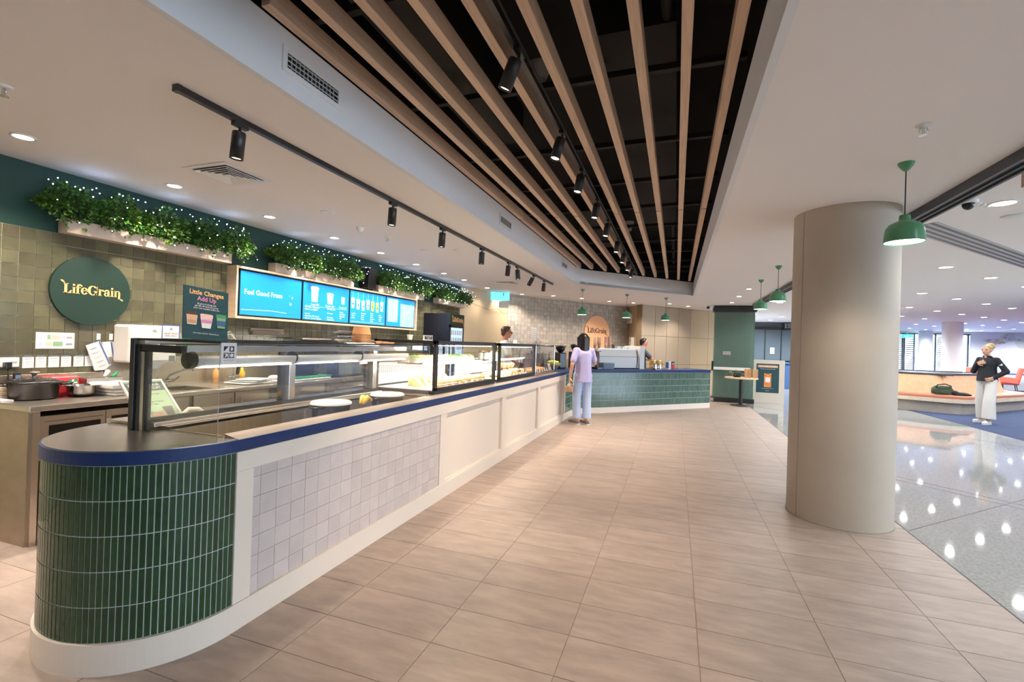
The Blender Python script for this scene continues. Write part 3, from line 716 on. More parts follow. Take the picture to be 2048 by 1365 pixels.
# stone white tiles in the first panel
obj('tile_bed', MB().box(XF0-.002, 1.79, 0.13, -1.984, 3.76, 0.767), 'wgrout', sc)
P2 = 0.1025
ys = [1.79, 1.841]
while ys[-1] < 3.76-1e-6: ys.append(min(3.76, ys[-1]+P2))
zs = [0.13, 0.217, 0.3165, 0.415, 0.514, 0.614, 0.716, 0.767]
for j in range(7):
    for i in range(len(ys)-1):
        g2 = 0.0009; y0 = ys[i]+g2; y1 = ys[i+1]-g2; z0 = zs[j]+g2; z1 = zs[j+1]-g2; e = R.uniform(0, 0.0012); e2 = R.uniform(0, 0.0012)
        x = -1.977
        t = MB().add([(-1.985, y0, z0), (-1.985, y1, z0), (-1.985, y1, z1), (-1.985, y0, z1), (x+e, y0, z0), (x+e2, y1, z0), (x+e2, y1, z1), (x+e, y0, z1)], [(0, 1, 2, 3), (4, 7, 6, 5), (0, 4, 5, 1), (1, 5, 6, 2), (2, 6, 7, 3), (3, 7, 4, 0)])
        obj('wall_tile', t, 'wtile', sc)
# slim green tiles round the end
TW = 0.0242; TH = 0.1465
n_arc = int(pi*AR/TW); da = pi/n_arc
gm = MB().box(-0.004, -TW/2+0.0022, -TH/2+0.0024, 0.0042, TW/2-0.0022, TH/2-0.0024)
gme = mesh_of(gm, 'gtile')
for j in range(5):
    for i in range(n_arc):
        a = pi+da*(i+0.5)
        inst('green_tile', gme, sc, Vector((AC[0]+AR*cos(a), AC[1]+AR*sin(a), 0.13+TH*(j+0.5)))-so, a)
# ================================================================== WORKTOP
wt = thing('worktop', 'navy edged steel topped worktop running along the service counter', 'worktop', (-2.4, 5.0, 0.86))
BEND = [(-1.957, 8.8), (-1.957, 9.25), (-1.92, 9.5), (-1.83, 9.70), (-1.66, 9.90), (-1.5, 10.02)]
obj('nosing', MB().wall([(-2.902, 1.9)]+arc(0.470)+[(-1.965, 1.69)]+[(-1.965, 9.25)], 0.866, 0.921, 0.008), 'blue', wt, bevel=0.002, seg=1)
top = MB()
def flat(pts, z0=0.926, z1=0.940): top.prism([(x, y, z0) for x, y in pts], (0, 0, z1-z0))
flat(arc(0.4625)+[(-1.973, 1.70), (-2.90, 1.70)], 0.906, 0.924)
flat([(-2.93, 1.70), (-2.44, 1.70), (-2.44, 3.64), (-2.93, 3.64)])
flat([(-2.93, 3.64), (-2.05, 3.64), (-2.05, 8.25), (-2.93, 8.25)])
def lip(path, w, z0, z1, zb):          # flat front strip of the steel top, bent down to fit the camera view
    ip_ = offset(path, w); n = len(path)
    v = [(x, y, z0) for x, y in path]+[(x, y, z1) for x, y in ip_]+[(x, y, zb) for x, y in path]+[(x, y, zb) for x, y in ip_]
    f = []
    for i in range(n-1): f += [(i, i+1, n+i+1, n+i), (2*n+i+1, 2*n+i, 3*n+i, 3*n+i+1), (i+1, i, 2*n+i, 2*n+i+1), (n+i, n+i+1, 3*n+i+1, 3*n+i)]
    f += [(0, n, 3*n, 2*n), (n-1, 3*n-1, 4*n-1, 2*n-1)]; top.add(v, f, False)
ltop = top; top = MB()
lip([(-1.973, 1.70), (-1.973, 8.25)], 0.092, 0.921, 0.940, 0.90)
obj('steel_top', ltop, 'steeltop', wt); obj('sloped_strip', top, 'steelstrip', wt)
wl2 = MB().box(-2.44, 1.70, 0.73, -2.07, 3.64, 0.735)
wl2.box(-2.445, 1.70, 0.70, -2.44, 3.64, 0.94).box(-2.075, 1.70, 0.70, -2.07, 3.64, 0.926).box(-2.44, 1.695, 0.70, -2.075, 1.70, 0.93).box(-2.44, 3.64, 0.70, -2.075, 3.645, 0.93)
obj('sunken_well', wl2, 'steeld', wt)
obj('laminate_top', MB().prism([(-2.93, 8.25, 0.906), (-1.974, 8.25, 0.906), (-1.974, 9.25, 0.906), (-2.93, 9.25, 0.906)], (0, 0, 0.016)), 'blue', wt)

# ================================================================== HOT FOOD DISPLAY (glass box over the sunken well)
hd = thing('hot_food_display', 'glass fronted hot food display with heat lamps on the steel counter', 'food display', (-2.3, 2.63, 0.94))
G = 0.006
obj('front_glass', MB().box(-2.036, 1.635, 0.941, -2.030, 3.62, 1.383), 'gtint', hd)
obj('end_glass', MB().box(-2.53, 1.632, 0.924, -2.037, 1.638, 1.383), 'gtint', hd)
obj('top_glass', MB().box(-2.60, 1.632, 1.384, -2.030, 3.62, 1.390), 'gtint', hd)
obj('top_edge', MB().box(-2.612, 1.62, 1.381, -2.604, 3.66, 1.393).box(-2.60, 1.626, 1.382, -2.03, 1.632, 1.392).box(-2.030, 1.63, 1.382, -2.026, 3.62, 1.3905).box(-2.45, 1.64, 1.363, -2.44, 3.62, 1.369), 'blackm', hd)
obj('glass_edge', MB().box(-2.0305, 1.632, 0.924, -2.028, 1.6345, 1.383).box(-2.0305, 3.6205, 0.941, -2.028, 3.623, 1.383), 'alu', hd)
obj('end_post', MB().box(-2.632, 1.615, 0.924, -2.60, 1.665, 1.392), 'blackm', hd, bevel=0.003)
obj('inner_post', MB().box(-2.60, 1.625, 0.924, -2.575, 1.66, 1.36), 'blackm', hd); obj('inner_post', MB().box(-2.575, 1.63, 0.924, -2.545, 1.66, 1.33), 'alu', hd); obj('inner_post', MB().box(-2.545, 1.63, 0.924, -2.53, 1.66, 1.33), 'blackm', hd)
for y in (2.61, 3.57):
    obj('mullion', MB().box(-2.60, y-0.028, 0.90, -2.545, y+0.028, 1.36), 'alu', hd, bevel=0.003); obj('mullion', MB().box(-2.62, y-0.06, 0.94, -2.60, y+0.06, 1.36), 'blackm', hd)
obj('lamp_arm', MB().box(-2.60, 1.63, 1.325, -2.285, 1.655, 1.362), 'blackm', hd)
obj('top_beam', MB().box(-2.60, 1.63, 1.362, -2.545, 3.62, 1.381), 'alu', hd); obj('lamp_beam', MB().box(-2.31, 1.66, 1.33, -2.285, 3.66, 1.363), 'alu', hd)
obj('sill', MB().box(-2.60, 1.66, 0.94, -2.50, 3.62, 0.962), 'steel', hd, bevel=0.003); obj('sill', MB().box(-2.55, 1.66, 0.962, -2.53, 3.62, 0.985), 'blackm', hd)
for a, b in ((1.675, 2.598), (2.622, 3.54)): obj('back_glass', MB().box(-2.578, a, 0.985, -2.572, b, 1.362), 'gtint', hd)
prof = []
for k in range(17): prof.append((0.038*cos(radians(20+200*k/16)), 0.038*sin(radians(20+200*k/16))*0.9))
for (a, b) in ((1.70, 2.345), (2.36, 3.0), (3.015, 3.66)):
    pts = [(-2.30+0.042*cos(radians(t)), a, 1.292+0.040*sin(radians(t))) for t in range(-200, 21, 20)]
    s = MB().prism(pts, (0, b-a, 0), True); obj('heat_lamp', s, 'whitem', hd, label='white curved heat lamp hood')
    obj('lamp_strip', MB().box(-2.325, a+0.02, 1.250, -2.275, b-0.02, 1.2535), 'strip', hd)
    lamp('heat_light', 'AREA', (-2.30, (a+b)/2, 1.246), E_HEAT, WARM, rot=(0, 0, 0), sx=0.05, sy=b-a-0.04)
for y in (2.352, 3.008): obj('lamp_joint', MB().prism([(-2.30+0.043*cos(radians(t)), y-0.006, 1.292+0.042*sin(radians(t))) for t in range(0, 360, 30)], (0, 0.012, 0)), 'blackp', hd)
obj('lamp_cap', MB().cyl((-2.30, 1.672, 1.292), (-2.30, 1.70, 1.292), 0.044, n=24), 'blackp', hd)
# square badge card hung on the front glass
bc = thing('badge_card', 'white card with four black geometric symbols on the front glass', 'sign', (-2.024, 1.676, 1.288))
obj('card', MB().box(-2.0275, 1.635, 1.287, -2.0255, 1.717, 1.386), 'paper', bc)
s = MB(); X0 = -2.0252; s_ = 0.026
def R2(y0, z0, y1, z1): s.box(X0-0.0003, y0, z0, X0+0.0002, y1, z1)
yl, zl = 1.648, 1.312
s.poly([(X0, yl, zl+0.031), (X0, yl, zl+0.031+s_), (X0, yl+s_, zl+0.031+s_)])
R2(yl+0.030, zl+0.031, yl+0.030+s_, zl+0.031+s_); R2(yl, zl, yl+s_, zl+s_); R2(yl+0.030, zl, yl+0.030+s_, zl+s_)
obj('symbols', s, 'ink', bc)
s = MB(); X1 = X0+0.0004
s.prism([(X1, yl+0.043+0.010*cos(radians(t)), zl+0.013+0.010*sin(radians(t))) for t in range(0, 360, 18)], (0.0002, 0, 0))
s.prism([(X1, yl+0.036, zl+0.036)]+[(X1, yl+0.040+0.010*cos(radians(t)), zl+0.044+0.009*sin(radians(t))) for t in range(-70, 80, 12)]+[(X1, yl+0.036, zl+0.052)], (0.0002, 0, 0))
s.prism([(X1, yl+0.004, zl+0.004), (X1, yl+0.010, zl+0.004), (X1, yl+0.018, zl+0.012), (X1, yl+0.018, zl+0.004), (X1, yl+0.022, zl+0.004), (X1, yl+0.022, zl+0.022), (X1, yl+0.004, zl+0.022), (X1, yl+0.004, zl+0.018), (X1, yl+0.013, zl+0.018)], (0.0002, 0, 0))
s2 = MB(); 
obj('symbol_cutouts', s, 'paper', bc)
for z, t in ((1.377, '- - - - - - - - - -'), (1.302, 'ARCHITECTURE'), (1.294, '------ -- ------')): s2.text(t, 0.008, (X0, 1.676, z), (0, 1, 0), (0, 0, 1))
obj('lettering', s2, 'ink', bc)

# deep black pots set in the well
def well_pot(x, y, r, label):
    t = thing('soup_pot', label, 'pot', (x, y, 0.736))
    obj('body', MB().lathe([(0, 0.0), (r*0.80, 0.0), (r*0.86, 0.02), (r*0.97, 0.23), (r, 0.235)], (x, y, 0.736), 32), 'pot', t)
    obj('lid', MB().lathe([(r+0.006, 0.232), (r+0.006, 0.242), (r*0.97, 0.25), (r*0.9, 0.247), (0, 0.246)], (x, y, 0.736), 32), 'white', t, label='white lid')
    for s in (-1, 1): obj('handle', MB().tube([(x-0.04, y+s*(r-0.01), 0.951), (x-0.035, y+s*(r+0.035), 0.956), (x+0.035, y+s*(r+0.035), 0.956), (x+0.04, y+s*(r-0.01), 0.951)], 0.008), 'pot', t)
well_pot(-2.245, 2.66, 0.130, 'black pot with white lid in the well, nearer the badge card')
well_pot(-2.225, 3.30, 0.13, 'black pot with white lid in the well, beside the cake case')
gl = thing('rubber_tongs', 'yellow rubber gripped tongs between the two lidded pots', 'tongs', (-2.2, 2.98, 0.94))
for s in (-1, 1): obj('arm', MB().tube([(-2.17+0.012*s, 2.90, 0.95), (-2.2+0.02*s, 2.97, 0.985), (-2.23+0.03*s, 3.05, 0.955)], [0.012, 0.02, 0.012]), 'yellow', gl)
sp = thing('steel_ladle', 'pale ladle lying in the sunken well', 'ladle', (-2.2, 2.1, 0.736))
obj('handle', MB().tube([(-2.30, 2.05, 0.75), (-2.22, 2.2, 0.755), (-2.14, 2.28, 0.748)], 0.008), 'white', sp); obj('bowl', MB().sph((-2.32, 2.02, 0.752), (0.035, 0.035, 0.016)), 'white', sp)
# takeaway tubs stacked on the glass top
def stack(mbname, n, x, y, z, r0, r1, h, dz, m, label, cat, grp, sy=1.0):
    proto = None
    for k in range(n):
        b = MB().lathe([(r0*0.98, 0.002), (r0, 0.0), (r1, h), (r1+0.003, h), (r1+0.003, h-0.004)], (0, 0, 0), 24, sy=sy).cyl((0, 0, 0), (0, 0, 0.002), r0, n=24)
        o = obj(mbname, b, m) if proto is None else proto.copy()
        if proto is None: proto = o
        else: COL.objects.link(o)
        o.location = (x+R.uniform(-.001, .001), y, z+k*dz); tag(o, ORD[n-1-k]+' '+label, cat, grp)
        if mbname == 'paper_bowl': o.rotation_euler = (pi, 0, 0); o.location.z += h
M['clearp'] = glass('clear_plastic', (0.86, 0.88, 0.9), 0.16)
stack('paper_bowl', 7, -2.40, 3.17, 1.391, 0.062, 0.075, 0.062, 0.011, 'cardb', 'kraft bowl from the top of the upturned stack on the glass', 'bowl', 'kraft bowls stacked on the hot food display')
for k in range(5):
    b = MB().lathe([(0.03, 0), (0.045, 0.085), (0.048, 0.085)], (0, 0, 0), 20).cyl((0, 0, 0), (0, 0, 0.003), 0.03, n=20)
    b.v = [(p[0], p[2], p[1]+0.048) for p in b.v]; o = obj('plastic_cup', b, 'clearp'); o.location = (-2.42, 2.90+0.032*k, 1.391); tag(o, ORD[k]+' clear plastic cup from the near end of the nested row', 'cup', 'clear cups nested on the hot food display')
for k in range(3):
    o = obj('kraft_tray', MB().box(-2.46, 3.27+0.09*k, 1.391, -2.33, 3.355+0.09*k, 1.41-0.004*k), 'cardb', bevel=0.003); tag(o, ORD[k]+' low kraft tray beyond the kraft bowl stack', 'tray', 'kraft trays on the hot food display')

# ================================================================== CHILLED DISPLAY CASES
def case(name, label, y0, y1, z1, black, led=True, shelf=1.205):
    t = thing(name, label, 'display case', (-2.4, (y0+y1)/2, 0.94))
    x0, x1 = -2.72, -2.05; z0 = 0.941; fm = 'blackm' if black else 'chrome'; w = 0.035 if black else 0.014
    obj('base', MB().box(x0, y0, z0, x1, y1, z0+0.028), 'blackm' if black else 'steel', t, bevel=0.002, seg=1)
    obj('deck', MB().box(x0+0.03, y0+0.03, z0+0.028, x1-0.03, y1-0.03, z0+0.034), 'whitem' if black else 'steel', t)
    for y in (y0, y1-w): obj('front_post', MB().box(x1-w, y, z0+0.028, x1, y+w, z1), fm, t, bevel=0.002, seg=1)
    for y in (y0, y1-w): obj('rear_post', MB().box(x0, y, z0+0.028, x0+w, y+w, z1), fm, t)
    obj('top_frame', MB().box(x1-w, y0, z1-(0.035 if black else 0.01), x1, y1, z1).box(x0, y0, z1-0.03, x0+w, y1, z1).box(x0, y0, z1-0.03, x1, y0+w*0.6, z1).box(x0, y1-w*0.6, z1-0.03, x1, y1, z1), fm, t, bevel=0.002, seg=1)
    obj('bottom_rail', MB().box(x1-0.02, y0, z0+0.028, x1, y1, z0+(0.055 if black else 0.036)), fm, t)
    obj('front_glass', MB().box(x1-0.012, y0+w, z0+0.03, x1-0.007, y1-w, z1-0.01), 'gcase', t)
    obj('top_glass', MB().box(x0+0.02, y0+0.02, z1-0.008, x1-w, y1-0.02, z1-0.003), 'gcase', t)
    for y in (y0+0.003, y1-0.008): obj('end_glass', MB().box(x0+w, y, z0+0.03, x1-w, y+0.005, z1-0.03), 'gcase', t)
    if black:
        obj('back_panel', MB().box(x0, y0+0.03, z0+0.05, x0+0.012, y1-0.03, z0+0.26), 'whitem', t)
        bs = MB()
        for r in range(5):
            for q in range(int((y1-y0-0.1)/0.036)): bs.box(x0+0.012, y0+0.06+q*0.036, z0+0.16+r*0.015, x0+0.014, y0+0.084+q*0.036, z0+0.168+r*0.015)
        obj('air_slots', bs, 'grey', t, kind='stuff')
        obj('shelf', MB().box(x0+0.05, y0+0.04, shelf, x1-0.16, y1-0.04, shelf+0.006), 'gcase', t); obj('shelf_edge', MB().box(x1-0.165, y0+0.04, shelf-0.004, x1-0.158, y1-0.04, shelf+0.012), 'whitem', t)
        for y in (y0+0.35, y1-0.35): obj('shelf_bracket', MB().bc((x0+0.25, y, shelf-0.012), (0.42, 0.012, 0.02)), 'alu', t)
        for zz, xx in ((z1-0.045, x1-0.05), (shelf-0.008, x1-0.19)):
            obj('light_strip', MB().box(xx-0.012, y0+0.05, zz-0.006, xx+0.006, y1-0.05, zz), 'strip', t)
            lamp('case_light', 'AREA', (xx-0.01, (y0+y1)/2, zz-0.012), E_CASE, (1.0, 0.93, 0.8), rot=(0, 0.5, 0), sx=0.03, sy=y1-y0-0.1)
    return t
case('cake_case', 'black framed chilled display case nearest, beside the hot food display', 3.79, 5.28, 1.43, True)
case('cake_case', 'black framed chilled display case in the middle of the counter', 5.43, 6.96, 1.425, True)
case('glass_case', 'frameless clear glass display case at the far end of the counter', 7.0, 8.2, 1.42, False)
# ---- food
def food(kind, x, y, z, s=1.0, rz=0.0):
    k = kind[0]
    if k == 'tub':
        t = thing('salad_tub', '', 'salad', (x, y, z), rz)
        obj('tub', MB().lathe([(0.045*s, 0), (0.06*s, 0.05*s), (0.063*s, 0.05*s)], (x, y, z), 20).cyl((x, y, z), (x, y, z+0.003), 0.045*s, n=20), 'white', t)
        obj('filling', MB().sph((x, y, z+0.045*s), (0.056*s, 0.056*s, 0.024*s), 12, 6), kind[1], t)
    elif k == 'roll':
        t = thing('filled_roll', '', 'bread roll', (x, y, z), rz)
        obj('base', MB().lathe([(0, 0), (0.042*s, 0.002), (0.052*s, 0.014*s), (0.05*s, 0.024*s), (0, 0.024*s)], (x, y, z), 16), 'bread', t)
        obj('filling', MB().lathe([(0, 0.024*s), (0.053*s, 0.026*s), (0.054*s, 0.034*s), (0, 0.036*s)], (x, y, z), 16), kind[1], t)
        obj('top', MB().lathe([(0, 0.036*s), (0.051*s, 0.036*s), (0.05*s, 0.05*s), (0.034*s, 0.068*s), (0, 0.076*s)], (x, y, z), 16), 'bread', t)
    elif k == 'wedge':
        t = thing('sandwich_pack', '', 'sandwich', (x, y, z), rz)
        X = Matrix.Translation((x, y, z)) @ Matrix.Rotation(rz, 4, 'Z')
        for i, m in enumerate(('cake', kind[1], 'cake')):
            mb = MB(); mb.X = X; mb.prism([(-0.055*s, -0.03+0.02*i, 0), (0.055*s, -0.03+0.02*i, 0), (-0.055*s, -0.03+0.02*i, 0.10*s)], (0, 0.019, 0)); obj('slice' if i != 1 else 'filling', mb, m, t)
    elif k == 'cakeslice':
        t = thing('cake_slice', '', 'cake', (x, y, z), rz)
        X = Matrix.Translation((x, y, z)) @ Matrix.Rotation(rz, 4, 'Z')
        for i, m in enumerate(('cake', kind[1], 'cake', 'cream2')):
            mb = MB(); mb.X = X; h = 0.016*s; mb.prism([(-0.05*s, -0.035, i*h), (0.055*s, -0.006, i*h), (0.055*s, 0.006, i*h), (-0.05*s, 0.035, i*h)], (0, 0, h)); obj(('layer', 'filling', 'layer', 'icing')[i], mb, m, t)
    elif k == 'muffin':
        t = thing('muffin', '', 'muffin', (x, y, z), rz)
        obj('case', MB().lathe([(0, 0), (0.028*s, 0), (0.038*s, 0.04*s), (0, 0.04*s)], (x, y, z), 16), 'kraft', t); obj('crown', MB().lathe([(0.038*s, 0.04*s), (0.046*s, 0.048*s), (0.038*s, 0.066*s), (0.018*s, 0.078*s), (0, 0.08*s)], (x, y, z), 16), kind[1], t)
    elif k == 'cup':
        t = thing('dessert_cup', '', 'dessert cup', (x, y, z), rz)
        obj('cup', MB().lathe([(0.025*s, 0), (0.035*s, 0.085*s)], (x, y, z), 16).cyl((x, y, z), (x, y, z+0.002), 0.025*s, n=16), 'white', t); obj('topping', MB().sph((x, y, z+0.085*s), (0.034*s, 0.034*s, 0.022*s), 12, 6), kind[1], t)
    elif k == 'croissant':
        t = thing('croissant', '', 'pastry', (x, y, z), rz)
        X = Matrix.Translation((x, y, z)) @ Matrix.Rotation(rz, 4, 'Z'); mb = MB(); mb.X = X
        n = 9; pts = [(0.05*s*cos(pi*i/(n-1)), 0.035*s*sin(pi*i/(n-1)), 0.028*s) for i in range(n)]; mb.tube(pts, [0.006*s, 0.014*s, 0.022*s, 0.027*s, 0.029*s, 0.027*s, 0.022*s, 0.014*s, 0.006*s], 10); obj('dough', mb, 'bread', t)
    elif k == 'tag':
        t = thing('price_ticket', '', 'price ticket', (x, y, z), rz)
        obj('card', MB().bc((x, y, z+0.022), (0.003, 0.055, 0.035), ry=-0.25), 'paper', t); b = MB()
        for q in range(3): b.bc((x+0.003, y, z+0.032-q*0.009), (0.0012, 0.042-q*0.006, 0.003), ry=-0.25)
        obj('print', b, 'ink', t); obj('foot', MB().box(x-0.012, y-0.012, z, x+0.004, y+0.012, z+0.006), 'blackp', t)
    return t
def place(items, xs, zs, group, label, cat=None):
    for q, (kind, x, y, z) in enumerate(items):
        t = food(kind, x, y, z, rz=R.uniform(-0.4, 0.4)); t['label'] = ORD[q]+' '+label+' from its near end'; t['group'] = group
S1 = 1.211; B1 = 0.976
place([(('tub', R.choice(['salad', 'cake', 'salad'])), -2.34+R.uniform(-.02, .0)-(.14 if i % 2 else 0), 3.93+0.068*i, S1) for i in range(19)], 0, 0, 'salad tubs on the shelf of the nearest case', 'white salad tub on the shelf of the nearest case')
place([(('roll', R.choice(['salad', 'cream2'])), -2.17-0.13*(i % 2), 4.12+0.062*i, B1) for i in range(17)], 0, 0, 'filled rolls on the deck of the nearest case', 'filled roll on the deck of the nearest case')
place([(('wedge', 'salad'), -2.33-0.1*(i % 2), 3.98+0.075*i, B1) for i in range(9)], 0, 0, 'white bread sandwiches at the back of the nearest case', 'white sandwich behind the rolls of the nearest case')
place([(('tag',), -2.10, 4.10+0.155*i, B1) for i in range(7)], 0, 0, 'price tickets in the nearest case', 'price ticket before the rolls of the nearest case')
place([(('tag',), -2.235, 4.0+0.17*i, S1) for i in range(7)], 0, 0, 'price tickets on the shelf of the nearest case', 'price ticket on the shelf of the nearest case')
place([(('cup', R.choice(['cake', 'choc', 'salad'])), -2.30-0.09*(i % 2), 5.55+0.055*i, S1) for i in range(10)], 0, 0, 'dessert cups on the shelf of the middle case', 'dessert cup on the shelf of the middle case')
place([(('cakeslice', R.choice(['choc', 'cream2'])), -2.18-0.13*(i % 2), 5.58+0.06*i, B1) for i in range(10)], 0, 0, 'cake slices in the middle case', 'layered cake slice on the deck of the middle case')
place([(('muffin', R.choice(['choc', 'bread'])), -2.18-0.11*(i % 3), 6.24+0.05*i, B1) for i in range(12)], 0, 0, 'muffins in the middle case', 'baked muffin on the deck of the middle case')
place([(('muffin', 'bread'), -2.33-0.1*(i % 2), 6.35+0.08*i, B1+0.085) for i in range(5)], 0, 0, 'muffins stacked high in the middle case', 'muffin on the upper layer of the middle case')
place([(('tag',), -2.10, 5.56+0.14*i, B1) for i in range(9)], 0, 0, 'price tickets in the middle case', 'price ticket before the cakes of the middle case')
place([(('croissant',), -2.2-0.13*(i % 2), 7.15+0.075*i, B1) for i in range(12)], 0, 0, 'croissants in the frameless case', 'golden croissant in the frameless glass case')
place([(('tag',), -2.10, 7.12+0.15*i, B1) for i in range(7)], 0, 0, 'price tickets in the frameless case', 'price ticket before the croissants of the frameless case')
for k, (px, y, l) in enumerate(((-2.33, 4.12, 'black edged notice block on top of the nearest cake case'), (-2.3, 6.7, 'dark framed white notice on top of the middle cake case'))):
    t = thing('notice_block', l, 'sign', (px, y, 1.43)); obj('block', MB().bc((px, y, 1.455), (0.014, 0.17, 0.05)), 'white', t)
    obj('face', MB().bc((px+0.0075, y, 1.455), (0.002, 0.155, 0.038)), 'ink' if k == 0 else 'paper', t)
    obj('lettering', MB().text('PLEASE ORDER\nHERE', 0.016, (px+0.009, y, 1.456), (0, 1, 0), (0, 0, 1)) if k == 0 else MB().box(px+0.0088, y-0.05, 1.45, px+0.0092, y+0.05, 1.453), 'paper' if k == 0 else 'ink', t)
tag(obj('paper_cup', MB().lathe([(0, 0), (0.022, 0), (0.03, 0.05), (0.03, 0.052)], (-2.45, 3.98, 1.428), 16), 'white'), 'small white tub standing on the nearest cake case', 'cup')
# ================================================================== LOGO lettering (bold serif wordmark with two leaves)
def ring(cx, cy, ro, ri, a0, a1, n=14, sx=1.0, ix=None):
    ix = ix if ix is not None else sx
    o = [(cx+ro*sx*cos(radians(a0+(a1-a0)*k/n)), cy+ro*sin(radians(a0+(a1-a0)*k/n))) for k in range(n+1)]
    i = [(cx+ri*ix*cos(radians(a0+(a1-a0)*k/n)), cy+ri*sin(radians(a0+(a1-a0)*k/n))) for k in range(n+1)]
    return [[o[k], o[k+1], i[k+1], i[k]] for k in range(n)]
def rect(x0, y0, x1, y1): return [[(x0, y0), (x1, y0), (x1, y1), (x0, y1)]]
def leaf2(cx, cy, L, w, ang):
    c_, s_ = cos(radians(ang)), sin(radians(ang)); pts = []
    for k in range(17):
        t = k/16; pts.append((L*(t-0.5), w*sin(pi*t)**0.8))
    for k in range(15, 0, -1):
        t = k/16; pts.append((L*(t-0.5), -w*sin(pi*t)**0.8))
    return [[(cx+x*c_-y*s_, cy+x*s_+y*c_) for x, y in pts]]
def logo_polys():
    P = []; x = 0
    P += rect(.14, 0, .46, 1.42)+rect(0, 1.33, .62, 1.42)+rect(0, 0, .98, .10)+[[(.62, .10), (.98, 0), (1.0, .48), (.93, .48)]]+leaf2(-.12, 1.72, .60, .13, -35)+rect(.1, 1.42, .2, 1.56)
    def i_(x): return rect(x+.08, 0, x+.34, 1.0)+rect(x, .92, x+.34, 1.0)+rect(x, 0, x+.42, .08)+ring(x+.2, 1.27, .15, 0, 0, 360)
    P += i_(1.08)
    x = 1.56; P += rect(x+.08, 0, x+.34, 1.12)+rect(x, 0, x+.46, .08)+rect(x-.04, .9, x+.58, 1.0)+ring(x+.42, 1.12, .34, .14, 20, 180, sx=1, ix=.6)+ring(x+.66, 1.22, .11, 0, 0, 360)
    x = 2.18; P += ring(x+.42, .5, .52, .42, 20, 335, 22, sx=.86, ix=.42)+rect(x+.2, .5, x+.86, .58)
    x = 3.06; P += ring(x+.62, .7, .73, .62, 40, 330, 26, sx=.92, ix=.50)+rect(x+.86, .08, x+1.16, .62)+rect(x+.72, .58, x+1.28, .66)+[[(x+1.1, .86), (x+1.2, 1.36), (x+1.24, 1.36), (x+1.2, .86)]]
    x = 4.40; P += rect(x+.08, 0, x+.34, 1.0)+rect(x, .92, x+.34, 1.0)+rect(x, 0, x+.46, .08)+ring(x+.52, .72, .26, .16, 40, 180, 8)+ring(x+.62, .83, .14, 0, 0, 360, 10)
    x = 5.14; P += rect(x+.5, 0, x+.76, .72)+rect(x+.5, 0, x+.86, .08)+ring(x+.42, .72, .32, .2, 0, 165, 10, sx=1.05, ix=.5)+ring(x+.14, .74, .12, 0, 0, 360, 10)+ring(x+.34, .28, .30, .2, 50, 330, 14, sx=1.05, ix=.5)
    P += i_(6.06)
    x = 6.54; P += rect(x+.08, 0, x+.34, 1.0)+rect(x, .92, x+.34, 1.0)+rect(x, 0, x+.42, .08)+ring(x+.52, .68, .34, .22, 0, 170, 10, sx=.95, ix=.6)+rect(x+.60, -.28, x+.86, .70)+[[(x+.60, -.28), (x+.86, -.28), (x+.98, -.36), (x+.9, -.2)]]+leaf2(x+1.12, -.40, .46, .12, -32)
    return P
def logo(mb, o, ux, uy, width, depth=0.003):
    k = width/7.9; o = Vector(o); ux = Vector(ux); uy = Vector(uy); nn = ux.cross(uy)
    for p in logo_polys():
        mb.prism([o+ux*((x-3.75)*k)+uy*((y-.6)*k) for x, y in p], nn*depth)

# ================================================================== SIGN, PLANTERS, MENU SCREENS
sg = thing('wall_sign', 'round dark green sign with peach wordmark on the olive tiles', 'sign', (XW, 2.495, 1.466))
obj('disc', MB().cyl((XW+0.008, 2.497, 1.745), (XW+0.032, 2.497, 1.745), 0.281, n=64), 'signgreen', sg, bevel=0.002, seg=1)
m = MB(); logo(m, (XW+0.032, 2.50, 1.745), (0, 1, 0), (0, 0, 1), 0.425); obj('wordmark', m, 'orange', sg, label='peach lettering LifeGrain')

def foliage(y0, y1, seed, n):
    rr = random.Random(seed); mb = MB()
    for _ in range(n):
        t = rr.random(); y = y0+(y1-y0)*t
        # clumpy cross-section bulging over the front of the trough
        a = rr.uniform(-0.35*pi, 1.05*pi); k = 0.75+0.25*sin(y*17+seed)+0.18*sin(y*41)
        rad = sqrt(rr.random())*k
        cx = -4.45+0.13*rad*cos(a)*1.25+0.0; cz = 2.36+0.165*rad*sin(a)*1.15
        edge = min(t, 1-t)*(y1-y0)
        if edge < 0.12: cz = 2.36+(cz-2.36)*(0.45+0.55*edge/0.12)
        if cx < -4.57: cx = -4.57+rr.random()*0.03
        if cx > -4.462 and cz < 2.27 and rr.random() < .8: cz += 0.09*rr.random()
        L = rr.uniform(0.02, 0.04); w = L*rr.uniform(0.26, 0.4)
        d = Vector((cos(a)*0.8+rr.uniform(-.6, .6), rr.uniform(-.9, .9), sin(a)*0.8+rr.uniform(-.7, .5))).normalized()
        s = d.cross(Vector((rr.uniform(-1, 1), rr.uniform(-1, 1), rr.uniform(-1, 1)))).normalized(); u = d.cross(s)
        p = Vector((cx, y, cz)); 
        mb.add([p, p+d*L*.45+s*w+u*w*.25, p+d*L, p+d*L*.45-s*w+u*w*.25], [(0, 1, 2), (0, 2, 3)])
    return mb
